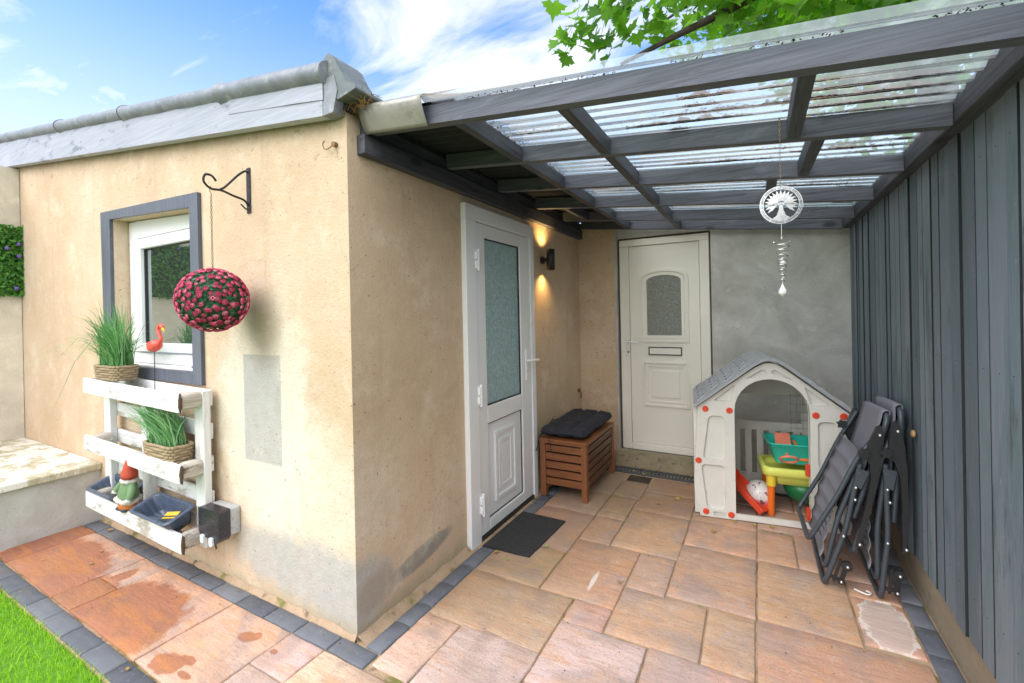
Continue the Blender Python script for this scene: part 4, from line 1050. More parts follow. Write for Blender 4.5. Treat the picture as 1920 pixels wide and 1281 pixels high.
# plastic trays
def rrect(w, h, r, n):
    """n points round a rounded rectangle"""
    pts = []; per = 2 * (w + h)
    for i in range(n):
        s = per * i / n
        if s < w: p = (-w / 2 + s, -h / 2)
        elif s < w + h: p = (w / 2, -h / 2 + s - w)
        elif s < 2 * w + h: p = (w / 2 - (s - w - h), h / 2)
        else: p = (-w / 2, h / 2 - (s - 2 * w - h))
        qx = max(-w / 2 + r, min(w / 2 - r, p[0])); qy = max(-h / 2 + r, min(h / 2 - r, p[1]))
        dx, dy = p[0] - qx, p[1] - qy; l = math.hypot(dx, dy)
        if l > r: p = (qx + dx / l * r, qy + dy / l * r)
        pts.append(p)
    return pts
def tray(cx, cy, cz, w, h, dep, tilt, label, tw=0):
    t = thing('plant_tray', label, 'tray', (cx, cy, cz), 'navy plastic plant trays')
    n = 160; rot = Matrix.Rotation(tw, 3, 'Z') @ Matrix.Rotation(tilt, 3, 'X'); o = V((cx, cy, cz))
    def lp(w_, h_, z, r, ribs=0):
        out = []
        for i, (a, b_) in enumerate(rrect(w_, h_, r, n)):
            k = 1 + ribs * (1 if (i % 5) < 2 else 0); out.append(o + rot @ V((a * k, b_ * (1 + (k - 1) * w_ / h_), z)))
        return out
    L_ = [lp(w * .90, h * .84, -.012, .03), lp(w, h, -.012, .035), lp(w + .003, h + .003, -.004, .035), lp(w, h, 0, .035), lp(w * .9, h * .82, 0, .03), lp(w * .885, h * .79, -.006, .03), lp(w * .84, h * .70, -.03, .028, .018), lp(w * .76, h * .58, -dep * .9, .025, .022), lp(w * .74, h * .54, -dep, .02), lp(w * .01, h * .01, -dep, .0001)]
    d = MB(); vs = [p for l in L_ for p in l]
    d.add(vs, [(i * n + j, i * n + (j + 1) % n, (i + 1) * n + (j + 1) % n, (i + 1) * n + j) for i in range(len(L_) - 1) for j in range(n)], 0, True)
    L2 = [lp(w * .90, h * .84, -.012, .03), lp(w * .86, h * .74, -.04, .03, .015), lp(w * .78, h * .60, -dep - .003, .025), lp(.001, .001, -dep - .003, .0001)]
    vs = [p for l in L2 for p in l]; d.add(vs, [(i * n + j, i * n + (j + 1) % n, (i + 1) * n + (j + 1) % n, (i + 1) * n + j) for i in range(3) for j in range(n)], 0, True)
    d.build('tray', M['tray'], t)
    return t, rot, o
t2, rt2, o2 = tray(-1.372, -.165, .395, .43, .165, .095, rad(20), 'navy plastic tray holding a yellow packet on the lowest shelf', 0)
t1, rt1, o1 = tray(-2.07, -.128, .388, .46, .165, .095, rad(20), 'navy plastic tray behind the gnome at the lowest shelf left end', 0)
pk = thing('seed_packet', 'crumpled yellow and dark packet lying in the navy tray', 'packet', o2 + V((.05, 0, -.07)))
c = o2 + rt2 @ V((.045, .0, -.066)); ax = [rt2 @ V(q) for q in ((.97, .2, .1), (-.2, .95, .25), (-.05, -.26, .96))]
d = MB(); d.obox(c, ax, (.055, .028, .008)); d.build('packet_body', simple('dark_packet', (.03, .04, .05), .4, .5, 40, dirt=.4, dirtcol=(.5, .5, .45)), pk, bevel=.003)
d = MB(); d.obox(c + ax[1] * .0235 + ax[2] * .0095, ax, (.056, .012, .0012)); d.obox(c - ax[1] * .002 + ax[2] * .0095, ax, (.056, .004, .0012)); d.build('packet_stripe', M['yellow'], pk)

# gnome, seen from behind, perched on the lowest front board
gx, gy, gz = -1.735, -.185, .322
gn = thing('garden_gnome', 'weathered garden gnome in red hat and green coat sitting between navy trays', 'ornament', (gx, gy, gz))
G = Matrix.Rotation(rad(9), 3, 'Y'); o = V((gx, gy, gz))
d = MB(); d.lathe([(.048, .055), (.058, .075), (.062, .10), (.052, .14), (.045, .165), (.03, .185), (.0001, .19)], o, 20, sx=1.05, sy=.8, rot=G)
for s in (-1, 1):
    p = [o + G @ V((.035 * s, 0, .165)), o + G @ V((.068 * s, -.012, .135)), o + G @ V((.082 * s, -.03, .10))]; d.tube(catmull(p, 4), [.021, .021, .022, .022, .022, .021, .021, .02, .019][:9], 10)
d.build('coat', M['gn_green'], gn)
d = MB(); pts = [o + G @ V((.066 * math.cos(a), .052 * math.sin(a), .072 + .004 * math.sin(3 * a))) for a in [2 * PI * i / 28 for i in range(28)]]; d.tube(pts, [.013 + .003 * math.sin(i * 2.4) for i in range(28)], 8, closed=True)
pts = [o + G @ V((.034 * math.cos(a), .030 * math.sin(a), .185)) for a in [2 * PI * i / 24 for i in range(24)]]; d.tube(pts, [.014 + .003 * math.sin(i * 2.4) for i in range(24)], 8, closed=True)
for s in (-1, 1): d.ball(o + G @ V((.084 * s, -.034, .093)), (.02, .02, .014), 10, 6, lump=.3)
d.build('fur_trim', M['gn_white'], gn)
d = MB(); d.ball(o + G @ V((0, .004, .208)), (.034, .034, .034), 16, 10); d.ball(o + G @ V((0, .036, .205)), .008, 8, 6); hd_ = d.build('head', M['skin'], gn)
d = MB(); d.ball(o + G @ V((0, .03, .178)), (.03, .018, .034), 12, 8, lump=.25); d.build('beard', M['gn_white'], gn)
d = MB(); d.lathe([(.042, .205), (.041, .222), (.035, .255), (.028, .29), (.019, .32), (.009, .342), (.0001, .35)], o, 20, rot=G); d.build('hat', M['gn_red'], gn)
d = MB(); d.lathe([(.050, .015), (.055, .03), (.054, .066)], o, 18, sx=1.0, sy=.85, rot=G); d.build('trousers', M['gn_orange'], gn)
d = MB()
for s in (-1, 1):
    d.ball(o + V((.03 * s - .004, -.012, .012)), (.026, .036, .017), 12, 8, lump=.2, seed=s)
d.build('boots', M['gn_dark'], gn)
d = MB(); d.ball(o + G @ V((-.085, -.04, .07)), (.022, .02, .03), 10, 7, lump=.3); d.build('sack', M['gn_dark'], gn)

# ------------------------------------------------------------------ outdoor socket
sk = thing('outdoor_socket', 'weatherproof socket box with worn black cover low on the tan wall', 'socket', (-.98, 0, .37))
d = MB(); d.box(-1.072, -.885, -.058, -.0005, .292, .438); d.build('box', M['sock_white'], sk, bevel=.010, seg=3)
d = MB(); d.prism([(-1.078, .44), (-.882, .442), (-.882, .30), (-.90, .272), (-.93, .272), (-.95, .282), (-1.06, .292), (-1.078, .31)], (0, -.118, 0), ux, uz, (0, .0595, 0)); d.build('cover', M['sock_dark'], sk, bevel=.014, seg=3)
for x in (-1.03, -.945):
    d = MB(); d.prism(fillet2([(x - .016, .30), (x + .016, .30), (x + .018, .262), (x, .252), (x - .018, .262)], .008), (0, -.128, 0), ux, uz, (0, .009, 0)); d.build('latch', M['flap'], sk, bevel=.002)
d = MB(); d.tube([(-.8849, -.03, .375), (-.883, -.03, .375)], .016, 16); d.build('knockout', M['sock_white'], sk)
d = MB(); d.add([(-.96, -.10, .262), (-.948, -.1, .258), (-.942, -.096, .235), (-.95, -.098, .225)], [(0, 1, 2, 3)]); d.build('torn_seal', M['seal'], sk, solid=.003)

# ------------------------------------------------------------------ doormat
dm = thing('doormat', 'black ribbed rubber doormat outside the white side door', 'doormat', (.28, 1.2, .004))
d = MB(); q = [(.075, .925), (.392, .94), (.414, 1.455), (.08, 1.46)]
d.add([(x, y, .002) for x, y in q] + [(x, y, .010) for x, y in q], [(3, 2, 1, 0), (4, 5, 6, 7), (0, 1, 5, 4), (1, 2, 6, 5), (2, 3, 7, 6), (3, 0, 4, 7)]); d.build('base', M['mat'], dm)
d = MB(); nr = 24
for k in range(nr):
    t = (k + .5) / nr; x0 = .080 + .310 * t; x1 = .085 + .325 * t; d.tube([(x0, .934 + .006 * t, .0105), (x1, 1.455, .0105)], .0032, 5)
d.build('ribs', simple('worn_rubber', (.05, .05, .054), .7, .4, 40, dirt=.4, dirtcol=(.16, .13, .09)), dm)

# ------------------------------------------------------------------ storage bench
bn = thing('storage_bench', 'slatted reddish wooden storage box standing between the white and cream doors', 'storage box', (.26, 2.17, 0))
bx0, bx1, by0, by1, bh = .066, .452, 1.80, 2.545, .455
for (x, y) in ((bx0, by0), (bx1 - .045, by0), (bx0, by1 - .045), (bx1 - .045, by1 - .045)):
    d = MB(); d.box(x, x + .045, y, y + .045, 0.002, bh - .034); d.build('leg', M['teak_z'], bn, bevel=.003)
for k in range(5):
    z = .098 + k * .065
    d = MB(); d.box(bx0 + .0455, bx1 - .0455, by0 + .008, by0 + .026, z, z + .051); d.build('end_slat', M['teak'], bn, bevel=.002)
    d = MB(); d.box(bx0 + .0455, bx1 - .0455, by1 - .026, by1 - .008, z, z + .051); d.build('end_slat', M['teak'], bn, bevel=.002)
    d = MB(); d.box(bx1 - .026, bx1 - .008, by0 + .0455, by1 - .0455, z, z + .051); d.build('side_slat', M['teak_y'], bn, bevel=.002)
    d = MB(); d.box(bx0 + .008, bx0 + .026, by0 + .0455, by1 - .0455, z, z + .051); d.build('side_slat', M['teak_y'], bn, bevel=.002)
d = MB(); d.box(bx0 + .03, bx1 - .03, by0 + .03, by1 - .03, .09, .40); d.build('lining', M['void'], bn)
d = MB(); d.box(bx0 - .004, bx1 + .004, by0 - .004, by0 + .05, bh - .033, bh); d.box(bx0 - .004, bx1 + .004, by1 - .05, by1 + .004, bh - .033, bh)
for k in range(6):
    x = bx0 - .003 + k * .0655; d.box(x, x + .062, by0 + .0505, by1 - .0505, bh - .030, bh - .001)
d.build('lid', M['teak'], bn, bevel=.003)
def cushion(x0, x1, y0, y1, z, label, rz, dz=0):
    t = thing('seat_cushion', label, 'cushion', ((x0 + x1) / 2, (y0 + y1) / 2, z), 'black seat cushions'); d = MB(); n = 30; vs = []
    cx, cy = (x0 + x1) / 2, (y0 + y1) / 2; sd = R.uniform(0, 9)
    for side in (1, -1):
        for j in range(n + 1):
            for i in range(n + 1):
                u, v = i / n * 2 - 1, j / n * 2 - 1
                e = (1 - u ** 6) * (1 - v ** 6); puff = .054 * max(0, e) ** .42
                tu = min(abs(u - q) for q in (-.36, .36)); tv = min(abs(v - q) for q in (-.36, .36))
                dim = math.exp(-(tu * tu + tv * tv) / .012) * .030 + .018 * math.exp(-tu * tu / .007) + .018 * math.exp(-tv * tv / .007)
                hgt = (puff - dim * (e > .02)) * side
                if side > 0: hgt += .006 * noise.noise(V((u * 3, v * 3, sd)))
                s = 1 - .05 * (abs(u) ** 3 + abs(v) ** 3) * .5 * (1 if abs(u) > .9 and abs(v) > .9 else 0)
                px, py = u * (x1 - x0) / 2 * s, v * (y1 - y0) / 2 * s
                vs.append((cx + px * math.cos(rz) - py * math.sin(rz), cy + px * math.sin(rz) + py * math.cos(rz), z + .032 + hgt * (1 if side > 0 else .55) + dz * (v + 1) / 2))
    N_ = (n + 1) ** 2
    for s in (0, 1):
        d.add(vs[s * N_:(s + 1) * N_], [(j * (n + 1) + i, j * (n + 1) + i + 1, (j + 1) * (n + 1) + i + 1, (j + 1) * (n + 1) + i) for j in range(n) for i in range(n)], 0, True)
    d.build('pad', M['cushion'], t, weld=True)
    return t
c1 = cushion(.045, .425, 1.835, 2.215, bh + .006, 'black tufted seat cushion with hanging ties on the front of the bench', .03)
c2 = cushion(.06, .445, 2.14, 2.53, bh + .010, 'black tufted seat cushion overlapping the other at the bench back', -.04, .018)
d = MB(); d.tube(catmull([(.07, 1.85, bh + .03), (.06, 1.80, bh + .0), (.055, 1.785, bh - .06), (.04, 1.78, bh - .10)]), .006, 5, flat=.4); d.tube(catmull([(.12, 1.845, bh + .02), (.15, 1.79, bh - .01), (.165, 1.785, bh - .07), (.17, 1.783, bh - .10)]), .007, 5, flat=.4); d.build('ties', M['cushion'], c1)
d = MB(); d.tube(catmull([(.06, 2.16, bh + .03), (.03, 2.15, bh + .07), (.02, 2.12, bh + .05), (.05, 2.10, bh + .03)]), .006, 5, flat=.4); d.build('ties', M['cushion'], c2)

# ------------------------------------------------------------------ play house
phx, phy, pa = 1.227, 1.965, rad(7.3)
UX = V((math.cos(pa), math.sin(pa), 0)); NX = V((-math.sin(pa), math.cos(pa), 0)); PO = V((phx, phy, 0)); UZ = V((0, 0, 1))
ph = thing('playhouse', 'off white plastic childrens playhouse with grey roof and arched doorway', 'playhouse', PO + UX * .44)
DP = .60; HC = .437
outl = [(0.0, .004), (-.035, .17), (-.036, .28), (-.004, .775), (.345, 1.045), (.40, 1.078), (.437, 1.085), (.475, 1.078), (.53, 1.045), (.878, .775), (.910, .28), (.909, .17), (.874, .004)]
arch = [(.662, .004), (.668, .74)] + [(.4475 + .2205 * math.cos(t * PI / 14), .755 + .222 * math.sin(t * PI / 14)) for t in range(0, 15)] + [(.227, .74), (.225, .004)]
d = MB(); d.prism(outl + arch, PO, UX, UZ, NX * .045)
front = d.build('front_panel', M['ph_wall'], ph)
cutters = []
def cutter(poly, r=.03, dep=.02):
    c = MB(); c.prism(fillet2(poly, r), PO - NX * .02, UX, UZ, NX * (.02 + dep)); cutters.append(c.build('cutter', M['ph_wall']))
mir = lambda P: [(2 * HC - a, b_) for a, b_ in P][::-1]
pA = [(.063, .712), (.165, .712), (.165, .405), (.022, .405)]; pB = [(.010, .368), (.165, .368), (.160, .062), (.045, .055)]
tA = [(.095, .818), (.235, .935), (.200, .818)]; tB = [(.300, .975), (.40, 1.043), (.425, 1.030), (.41, 1.005)]
for p, r in ((pA, .035), (pB, .035), (tA, .015), (tB, .01)): cutter(p, r); cutter(mir(p), r)
cutter([(.085, .045), (.165, .042), (.165, .02), (.085, .02)], .003, .02)
cut(front, cutters)
for p in front.data.polygons: p.use_smooth = False
md = front.modifiers.new('bevel', 'BEVEL'); md.width = .0035; md.segments = 2; md.limit_method = 'ANGLE'; md.angle_limit = rad(50)
for u, z in [(.044, .757), (.196, .754), (.699, .752), (.848, .755), (-.006, .392), (.036, .039), (.195, .036), (.69, .036), (.838, .039), (.88, .392)]:
    c = PO + UX * u + UZ * z; d = MB()
    rt = Matrix((UX, UZ, -NX)).transposed()
    d.lathe([(.021, -.002), (.021, .004), (.017, .0065), (.013, .005), (.0001, .005)], c, 18, rot=rt); d.obox(c - NX * .006, (UX, UZ, NX), (.011, .003, .0015)); d.obox(c - NX * .006, (UX, UZ, NX), (.003, .0108, .0014))
    d.build('rivet', M['red'], ph)
d = MB(); sidep = [(0, .004), (0, .77), (.0, .77)]
for u0, u1 in ((-.034, -.004), (.879, .908)):
    d = MB(); d.prism([(.046, .004), (DP, .004), (DP, .775), (.046, .775)], PO + UX * u0, NX, UZ, UX * (u1 - u0)); d.build('side_panel', M['ph_wall'], ph, bevel=.004)
# rear panel: picket foot, open window above, gable
d = MB(); RB = PO + NX * DP
for a in ((-.03, .905, .004, .14), (-.03, .25, .1405, .775), (.74, .905, .1405, .775), (.2505, .7395, .49, .555)):
    d.prism([(a[0], a[2]), (a[1], a[2]), (a[1], a[3]), (a[0], a[3])], RB, UX, UZ, NX * .03)
for k in range(6): u = .268 + k * .083; d.prism([(u, .1405), (u + .045, .1405), (u + .045, .4895), (u, .4895)], RB, UX, UZ, NX * .03)
d.prism([(-.03, .7755), (.905, .7755), (.53, 1.04), (.34, 1.04)], RB, UX, UZ, NX * .03)
d.build('rear_panel', M['ph_wall'], ph)
d = MB()
for k in range(6): u = .665 + k * .040; d.tube([RB - NX * .02 + UX * u + UZ * .02, RB - NX * .02 + UX * u + UZ * .80], .0009, 4)
for k in range(13): z = .03 + k * .062; d.tube([RB - NX * .02 + UX * .66 + UZ * z, RB - NX * .02 + UX * .90 + UZ * z], .0009, 4)
d.build('mesh_grid', M['wire'], ph)
# roof: folded sheet with overhang, scallop pattern printed in relief
d = MB(); RO = PO - NX * .035; prof = [(-.030, .765), (.345, 1.062), (.395, 1.094), (.437, 1.102), (.480, 1.094), (.530, 1.062), (.905, .765)]
prof2 = [(a, b_ + .022) for a, b_ in prof][::-1]
d.prism(prof + prof2, RO, UX, UZ, NX * (DP + .085)); d2 = d
for s in (0, 1):
    e0, e1 = ((-.030, .787), (.345, 1.084)) if s == 0 else ((.905, .787), (.530, 1.084))
    ed = V((e1[0] - e0[0], e1[1] - e0[1])); L_ = ed.length; ed /= L_
    E = (UX * ed.x + UZ * ed.y); up = (UX * -ed.y + UZ * ed.x) * (1 if s == 0 else -1)
    B = RO + UX * e0[0] + UZ * e0[1]
    for r_ in range(4):
        for c_ in range(5):
            o = B + E * (.03 + r_ * .115) + NX * (.09 + c_ * .125 + (.06 if r_ % 2 else 0))
            if (o - RO).dot(NX) > DP + .04: continue
            pts = [o + E * (.075 * math.sin(t * PI / 10)) * 1.0 + NX * (.058 * math.cos(t * PI / 10)) + up * .003 for t in range(11)]
            d.tube(pts, .0075, 6)
            pts = [o + E * (.045 * math.sin(t * PI / 8)) + NX * (.034 * math.cos(t * PI / 8)) + up * .002 for t in range(9)]; d.tube(pts, .005, 6)
            d.tube([o + E * .012 - NX * .010 + up * .002, o + E * .016 + NX * .012 + up * .002], .006, 5, mi=1)
d.build('roof', [M['ph_roof'], M['ph_dark']], ph)
d = MB(); d.prism([(.2255, .006), (.6615, .006), (.6615, .045), (.2255, .045)], PO + NX * .004, UX, UZ, NX * .016); d.prism([(.2255, .006), (.6615, .006), (.6615, .028), (.2255, .028)], PO + NX * .0205, UX, UZ, NX * .022); d.build('door_sill', M['ph_wall'], ph, bevel=.004)
for z in (.385, .10):
    d = MB(); d.obox(PO + UX * .652 + UZ * z + NX * .025, (UX, NX, UZ), (.011, .018, .038)); d.build('door_hinge', M['red'], ph, bevel=.004)

# water table inside
TO = PO + NX * .13
tb = thing('sand_water_table', 'lime plastic sand and water table with orange legs inside the playhouse', 'toy table', TO + UX * .6)
def W(u, n_, z): return TO + UX * u + NX * n_ + UZ * z
d = MB(); n = 80; us, vs_ = .40, .34; cc = (.62, .16)
L_ = []
for (w, h, z, r) in ((.40, .30, .285, .05), (.42, .32, .29, .06), (.42, .32, .335, .06), (.40, .30, .345, .05), (.36, .26, .34, .05)):
    L_ += [W(cc[0] + a, cc[1] + b_, z) for a, b_ in rrect(w, h, r, n)]
d.add(L_, [(i * n + j, i * n + (j + 1) % n, (i + 1) * n + (j + 1) % n, (i + 1) * n + j) for i in range(4) for j in range(n)] + [tuple(range(n))], 0, True)
L_ = []
for (w, h, z, r) in ((.30, .22, .22, .04), (.32, .24, .2845, .05)): L_ += [W(cc[0] + .02 + a, cc[1] + b_, z) for a, b_ in rrect(w, h, r, n)]
d.add(L_, [(j, (j + 1) % n, n + (j + 1) % n, n + j) for j in range(n)] + [tuple(range(n))], 0, True)
d.build('table_top', M['lime'], tb)
d = MB(); L_ = []
for (w, h, z, r) in ((.27, .22, .37, .03), (.36, .28, .50, .05), (.38, .30, .505, .05), (.375, .295, .512, .05), (.34, .26, .508, .04), (.26, .20, .375, .03), (.01, .01, .375, .002)): L_ += [W(.635 + a, .16 + b_, z) for a, b_ in rrect(w, h, r, n)]
d.add(L_, [(i * n + j, i * n + (j + 1) % n, (i + 1) * n + (j + 1) % n, (i + 1) * n + j) for i in range(6) for j in range(n)], 0, True)
tub = d.build('tub', M['teal'], tb)
d = MB(); d.lathe([(.0001, .08), (.06, .085), (.10, .115), (.125, .17), (.128, .218)], W(.68, .16, 0), 24); d.build('bowl', M['green'], tb)
for (u, v) in ((.465, .045), (.775, .045), (.465, .275), (.775, .275)):
    d = MB(); b0 = W(u + (.0 if u > .6 else -.006), v, 0.003); d.tube([b0, W(u, v, .21)], .024, 14); lg = d.build('leg', M['orange'], tb)
    d = MB(); d.tube([W(u, v, .2105), W(u, v, .284)], .031, 14); d.build('leg_socket', M['ltyellow'], lg)
# toys in the tub
spd = thing('toy_spade', 'coral plastic spade with looped handle resting in the teal tub', 'toy', W(.57, .07, .45))
d = MB(); d.tube([W(.565, .15, .45), W(.560, .02, .44)], .009, 8)
for k in range(1): d.tube([W(.56 + .052 * math.cos(t), -.035 + .0 + .035 * math.sin(t) * -1 - .005, .425 + .03 * math.sin(t)) for t in [2 * PI * i / 24 for i in range(24)]], .008, 8, closed=True)
d.build('handle', M['coral'], spd)
d = MB(); c = W(.566, .20, .49); d.obox(c, (UX, (NX * .55 + UZ * .83).normalized(), (NX * .83 - UZ * .55).normalized()), (.05, .055, .006)); d.build('blade', M['coral'], spd, bevel=.004)
d = MB(); d.tube([W(.63, .17, .50), W(.66, .06, .425)], .008, 8); d.prism([(-.045, 0), (.05, -.01), (.02, .04), (-.01, .045)], W(.68, .03, .405), UX, (NX * .6 + UZ * .8).normalized(), NX * .012)
tag(d.build('toy_rake', M['orange']), 'orange toy scoop lying across the right of the teal tub', 'toy')
d = MB(); d.tube([W(.52, .12, .392), W(.60, .10, .392)], .014, 8); d.tube([W(.68, .09, .392), W(.74, .13, .395)], .012, 8); tag(d.build('toy_mould', M['blue']), 'blue toy pieces at the bottom of the teal tub', 'toy')
# orange slide piece and ball on the floor
d = MB(); o0 = W(.20, .14, .235); o1_ = W(.415, -.01, .035); ax0 = (o1_ - o0); Ld = ax0.length; ax0 = ax0.normalized(); sd_ = ax0.cross(UZ).normalized(); up_ = sd_.cross(ax0).normalized()
d.obox((o0 + o1_) / 2, (ax0, sd_, up_), (Ld / 2, .055, .006)); d.obox((o0 + o1_) / 2 + sd_ * .058 + up_ * .016, (ax0, sd_, up_), (Ld / 2, .004, .022)); d.obox((o0 + o1_) / 2 - sd_ * .058 + up_ * .016, (ax0, sd_, up_), (Ld / 2, .004, .022))
tag(d.build('toy_slide', M['red'], bevel=.003), 'red plastic toy chute sloping down inside the playhouse doorway', 'toy')
def ball_mat():
    m, nt, b = new_mat('pink_white_ball'); co = coords(nt)
    z = nd(nt, 'ShaderNodeSeparateXYZ', {0: co}).outputs[2]
    c = mixc(nt, soft(nt, mth(nt, 'ADD', z, mth(nt, 'MULTIPLY', noi(nt, co, 20), .03)), .118, .105), (.74, .70, .66), (.70, .28, .36))
    c = mixc(nt, soft(nt, noi(nt, co, 24, 3), .60, .64), c, (.22, .07, .10))
    setb(nt, b, Base_Color=c, Roughness=.3); return m
d = MB(); bcn = W(.40, .13, .105); d.ball(bcn, .10, 24, 14)
tag(d.build('toy_ball', ball_mat()), 'pink and white patterned ball on the playhouse floor behind the chute', 'ball')

# ------------------------------------------------------------------ folded recliners against the fence
def make_chair():
    """built upright: a = thickness towards the fence (+x), b = width (+y), h = height"""
    t = thing('folding_recliner', 'grey mesh folding recliner leaning furthest from the fence beside the playhouse', 'folding chair', (0, 0, 0), 'folded recliners against the fence')
    Wd = .52; P = lambda a, b_, h: (a, b_, h)
    T_ = M['tubing']
    d = MB(); d.tube(fillet([P(-.02, 0, .68), P(.01, 0, .33), P(0, 0, .014), P(.0, Wd, .014), P(.01, Wd, .33), P(-.02, Wd, .68)], .05), .0125, 10); d.build('rear_leg_frame', T_, t)
    d = MB(); d.tube(fillet([P(-.018, .022, .62), P(-.03, .022, .36), P(-.012, .022, .088), P(-.012, Wd - .022, .088), P(-.03, Wd - .022, .36), P(-.018, Wd - .022, .62)], .05), .0125, 10); d.build('front_leg_frame', T_, t)
    d = MB(); d.tube(fillet([P(.01, 0, .86), P(-.037, 0, .71), P(-.066, 0, .48), P(-.12, .0, .205), P(-.12, Wd, .165), P(-.066, Wd, .42), P(-.037, Wd, .66), P(.005, Wd, .86)], .05), .0125, 10); d.build('seat_frame', T_, t)
    d = MB(); d.tube(fillet([P(.03, .025, .40), P(.035, .025, .80), P(.028, .025, .955), P(.028, Wd - .025, .925), P(.035, Wd - .025, .78), P(.03, Wd - .025, .38)], .06), .013, 10); d.build('back_frame', T_, t)
    d = MB()
    for s in (0, Wd): d.tube(fillet([P(.05, s, .70), P(.07, s, .42), P(.075, s, .27)], .05), .011, 8)
    d.build('arm_link', T_, t)
    # pleated seat
    d = MB(); n = 60; vs = []
    for i in range(n + 1):
        q = i / n; h = .735 - .60 * q; a = -.040 - .03 * math.sin(min(1, q * 1.3) * PI * .5) + .010 * abs(math.sin(q * PI * 7)) + (.05 * max(0, q - .6))
        for j in range(7):
            b_ = .022 + (Wd - .044) * j / 6; vs.append((a + .012 * math.sin(PI * j / 6), b_, h - .03 * j / 6))
    d.add(vs, [(i * 7 + j, i * 7 + j + 1, (i + 1) * 7 + j + 1, (i + 1) * 7 + j) for i in range(n) for j in range(6)], 0, True); d.build('seat_fabric', M['textilene'], t, solid=.003)
    d = MB()
    for i in range(14):
        h = .71 - i * .035
        for s, e in ((.0, .03), (Wd, Wd - .03)):
            k = -.040 - .05 * (i / 14); d.tube([(k + .01, s, h), (k, e, h + .012)], .0022, 4)
    d.build('lacing', M['black'], t)
    # back fabric wraps the head rail
    d = MB(); vs = []; n = 24
    for i in range(n + 1):
        if i < 14: h = .42 + .53 * i / 14; a = .012
        else:
            an = PI * (i - 14) / 10; a = .028 - .019 * math.cos(an); h = .95 + .021 * math.sin(an) - (.07 * (i - 20) / 4 if i > 20 else 0)
        for j in range(7): vs.append((a + .006 * math.sin(PI * j / 6), .045 + (Wd - .09) * j / 6, h - .03 * j / 6))
    d.add(vs, [(i * 7 + j, i * 7 + j + 1, (i + 1) * 7 + j + 1, (i + 1) * 7 + j) for i in range(n) for j in range(6)], 0, True); d.build('back_fabric', M['textilene'], t, solid=.004)
    arm = [(-.012, .885), (.004, .90), (.026, .87), (.048, .78), (.066, .66), (.084, .48), (.089, .36), (.086, .285), (.070, .28), (.064, .36), (.054, .52), (.036, .64), (.012, .70), (-.018, .73), (-.022, .80)]
    for b_, dh in ((-.038, 0), (Wd + .008, -.02)):
        d = MB(); d.prism([(.012 + (a - .012) * .86 - .004, h + dh) for a, h in arm], (0, b_, 0), (1, 0, 0), (0, 0, 1), (0, .03, 0)); d.build('armrest', M['black'], t, bevel=.007)
    for b_, s in ((-.02, -1), (Wd + .02, 1)):
        d = MB(); c = V((-.028 if s < 0 else -.045, b_ - .012 if s < 0 else b_ - .02, .745 if s < 0 else .76)); star = []
        for i in range(12):
            r = .030 if i % 2 == 0 else .019; star.append((r * math.cos(2 * PI * i / 12), r * math.sin(2 * PI * i / 12)))
        d.prism(star, c, (1, 0, 0), (0, 0, 1), (0, -.022, 0)); d.build('lock_knob', M['black'], t, bevel=.004)
    for a, h in ((.008, .855), (-.018, .64), (.005, .50), (.008, .30), (.072, .30), (-.008, .56), (.06, .16), (.055, .075)):
        d = MB(); d.ball((a, -.026 if h < .2 else (-.040 if h > .8 or a > .07 else -.013), h), .0075, 8, 5); d.build('bolt', M['bolt'], t)
    d = MB(); d.prism(fillet2([(-.035, .66), (.02, .66), (.012, .56), (-.02, .58)], .008), (0, -.014, 0), (1, 0, 0), (0, 0, 1), (0, -.006, 0)); d.build('hinge_plate', M['tubing'], t)
    d = MB(); d.tube([(.058, -.004, .16), (.058, -.022, .16)], .024, 14); d.obox((.058, -.006, .11), ((1, 0, 0), (0, 1, 0), (0, 0, 1)), (.010, .004, .055)); d.obox((.035, -.004, .075), ((1, 0, 0), (0, 1, 0), (0, 0, 1)), (.03, .004, .008)); d.obox((.030, -.004, .115), ((1, 0, 0), (0, 1, 0), (0, 0, 1)), (.006, .004, .06)); d.build('foot_bracket', M['black'], t)
    return t
ch = make_chair()
def pose(c, x, y, lean, tw=0): c.matrix_basis = Matrix.Translation((x, y, 0)) @ Matrix.Rotation(tw, 4, 'Z') @ Matrix.Rotation(lean, 4, 'Y')
ch2 = copy_tree(ch)
pose(ch, 1.876, 1.385, rad(15.5)); pose(ch2, 2.105, 1.365, rad(4.2))
ch2['label'] = 'grey mesh folding recliner standing upright right against the blue fence boards'

# ------------------------------------------------------------------ wind spinner
sx_, sy_ = 1.69, .655
ws_ = thing('wind_spinner', 'silver wind spinner with tree cut-out disc and spiral hanging from the canopy', 'wind spinner', (sx_, sy_, 2.2))
d = MB(); z = 2.205; k = 0
d.tube([(sx_, .6645, 2.18), (sx_, sy_, 2.205)], .0016, 5)
while z > 1.935:
    o = V((sx_, sy_, z)); pts = []
    for q in range(6):
        a = 2 * PI * q / 6; pts.append(o + (V((.003 * math.cos(a), 0, .006 * math.sin(a))) if k % 2 else V((0, .003 * math.cos(a), .006 * math.sin(a)))))
    d.tube(pts, .001, 3, closed=True); z -= .010; k += 1
d.build('chain', simple('pale_brass', (.55, .45, .28), .35, .1, 20, metal=.7), ws_)
dc_ = V((sx_, sy_, 1.858)); DX = V((math.cos(rad(8)), math.sin(rad(8)), 0)); DN = V((-math.sin(rad(8)), math.cos(rad(8)), 0)) * .0015
d = MB(); Rr = .075
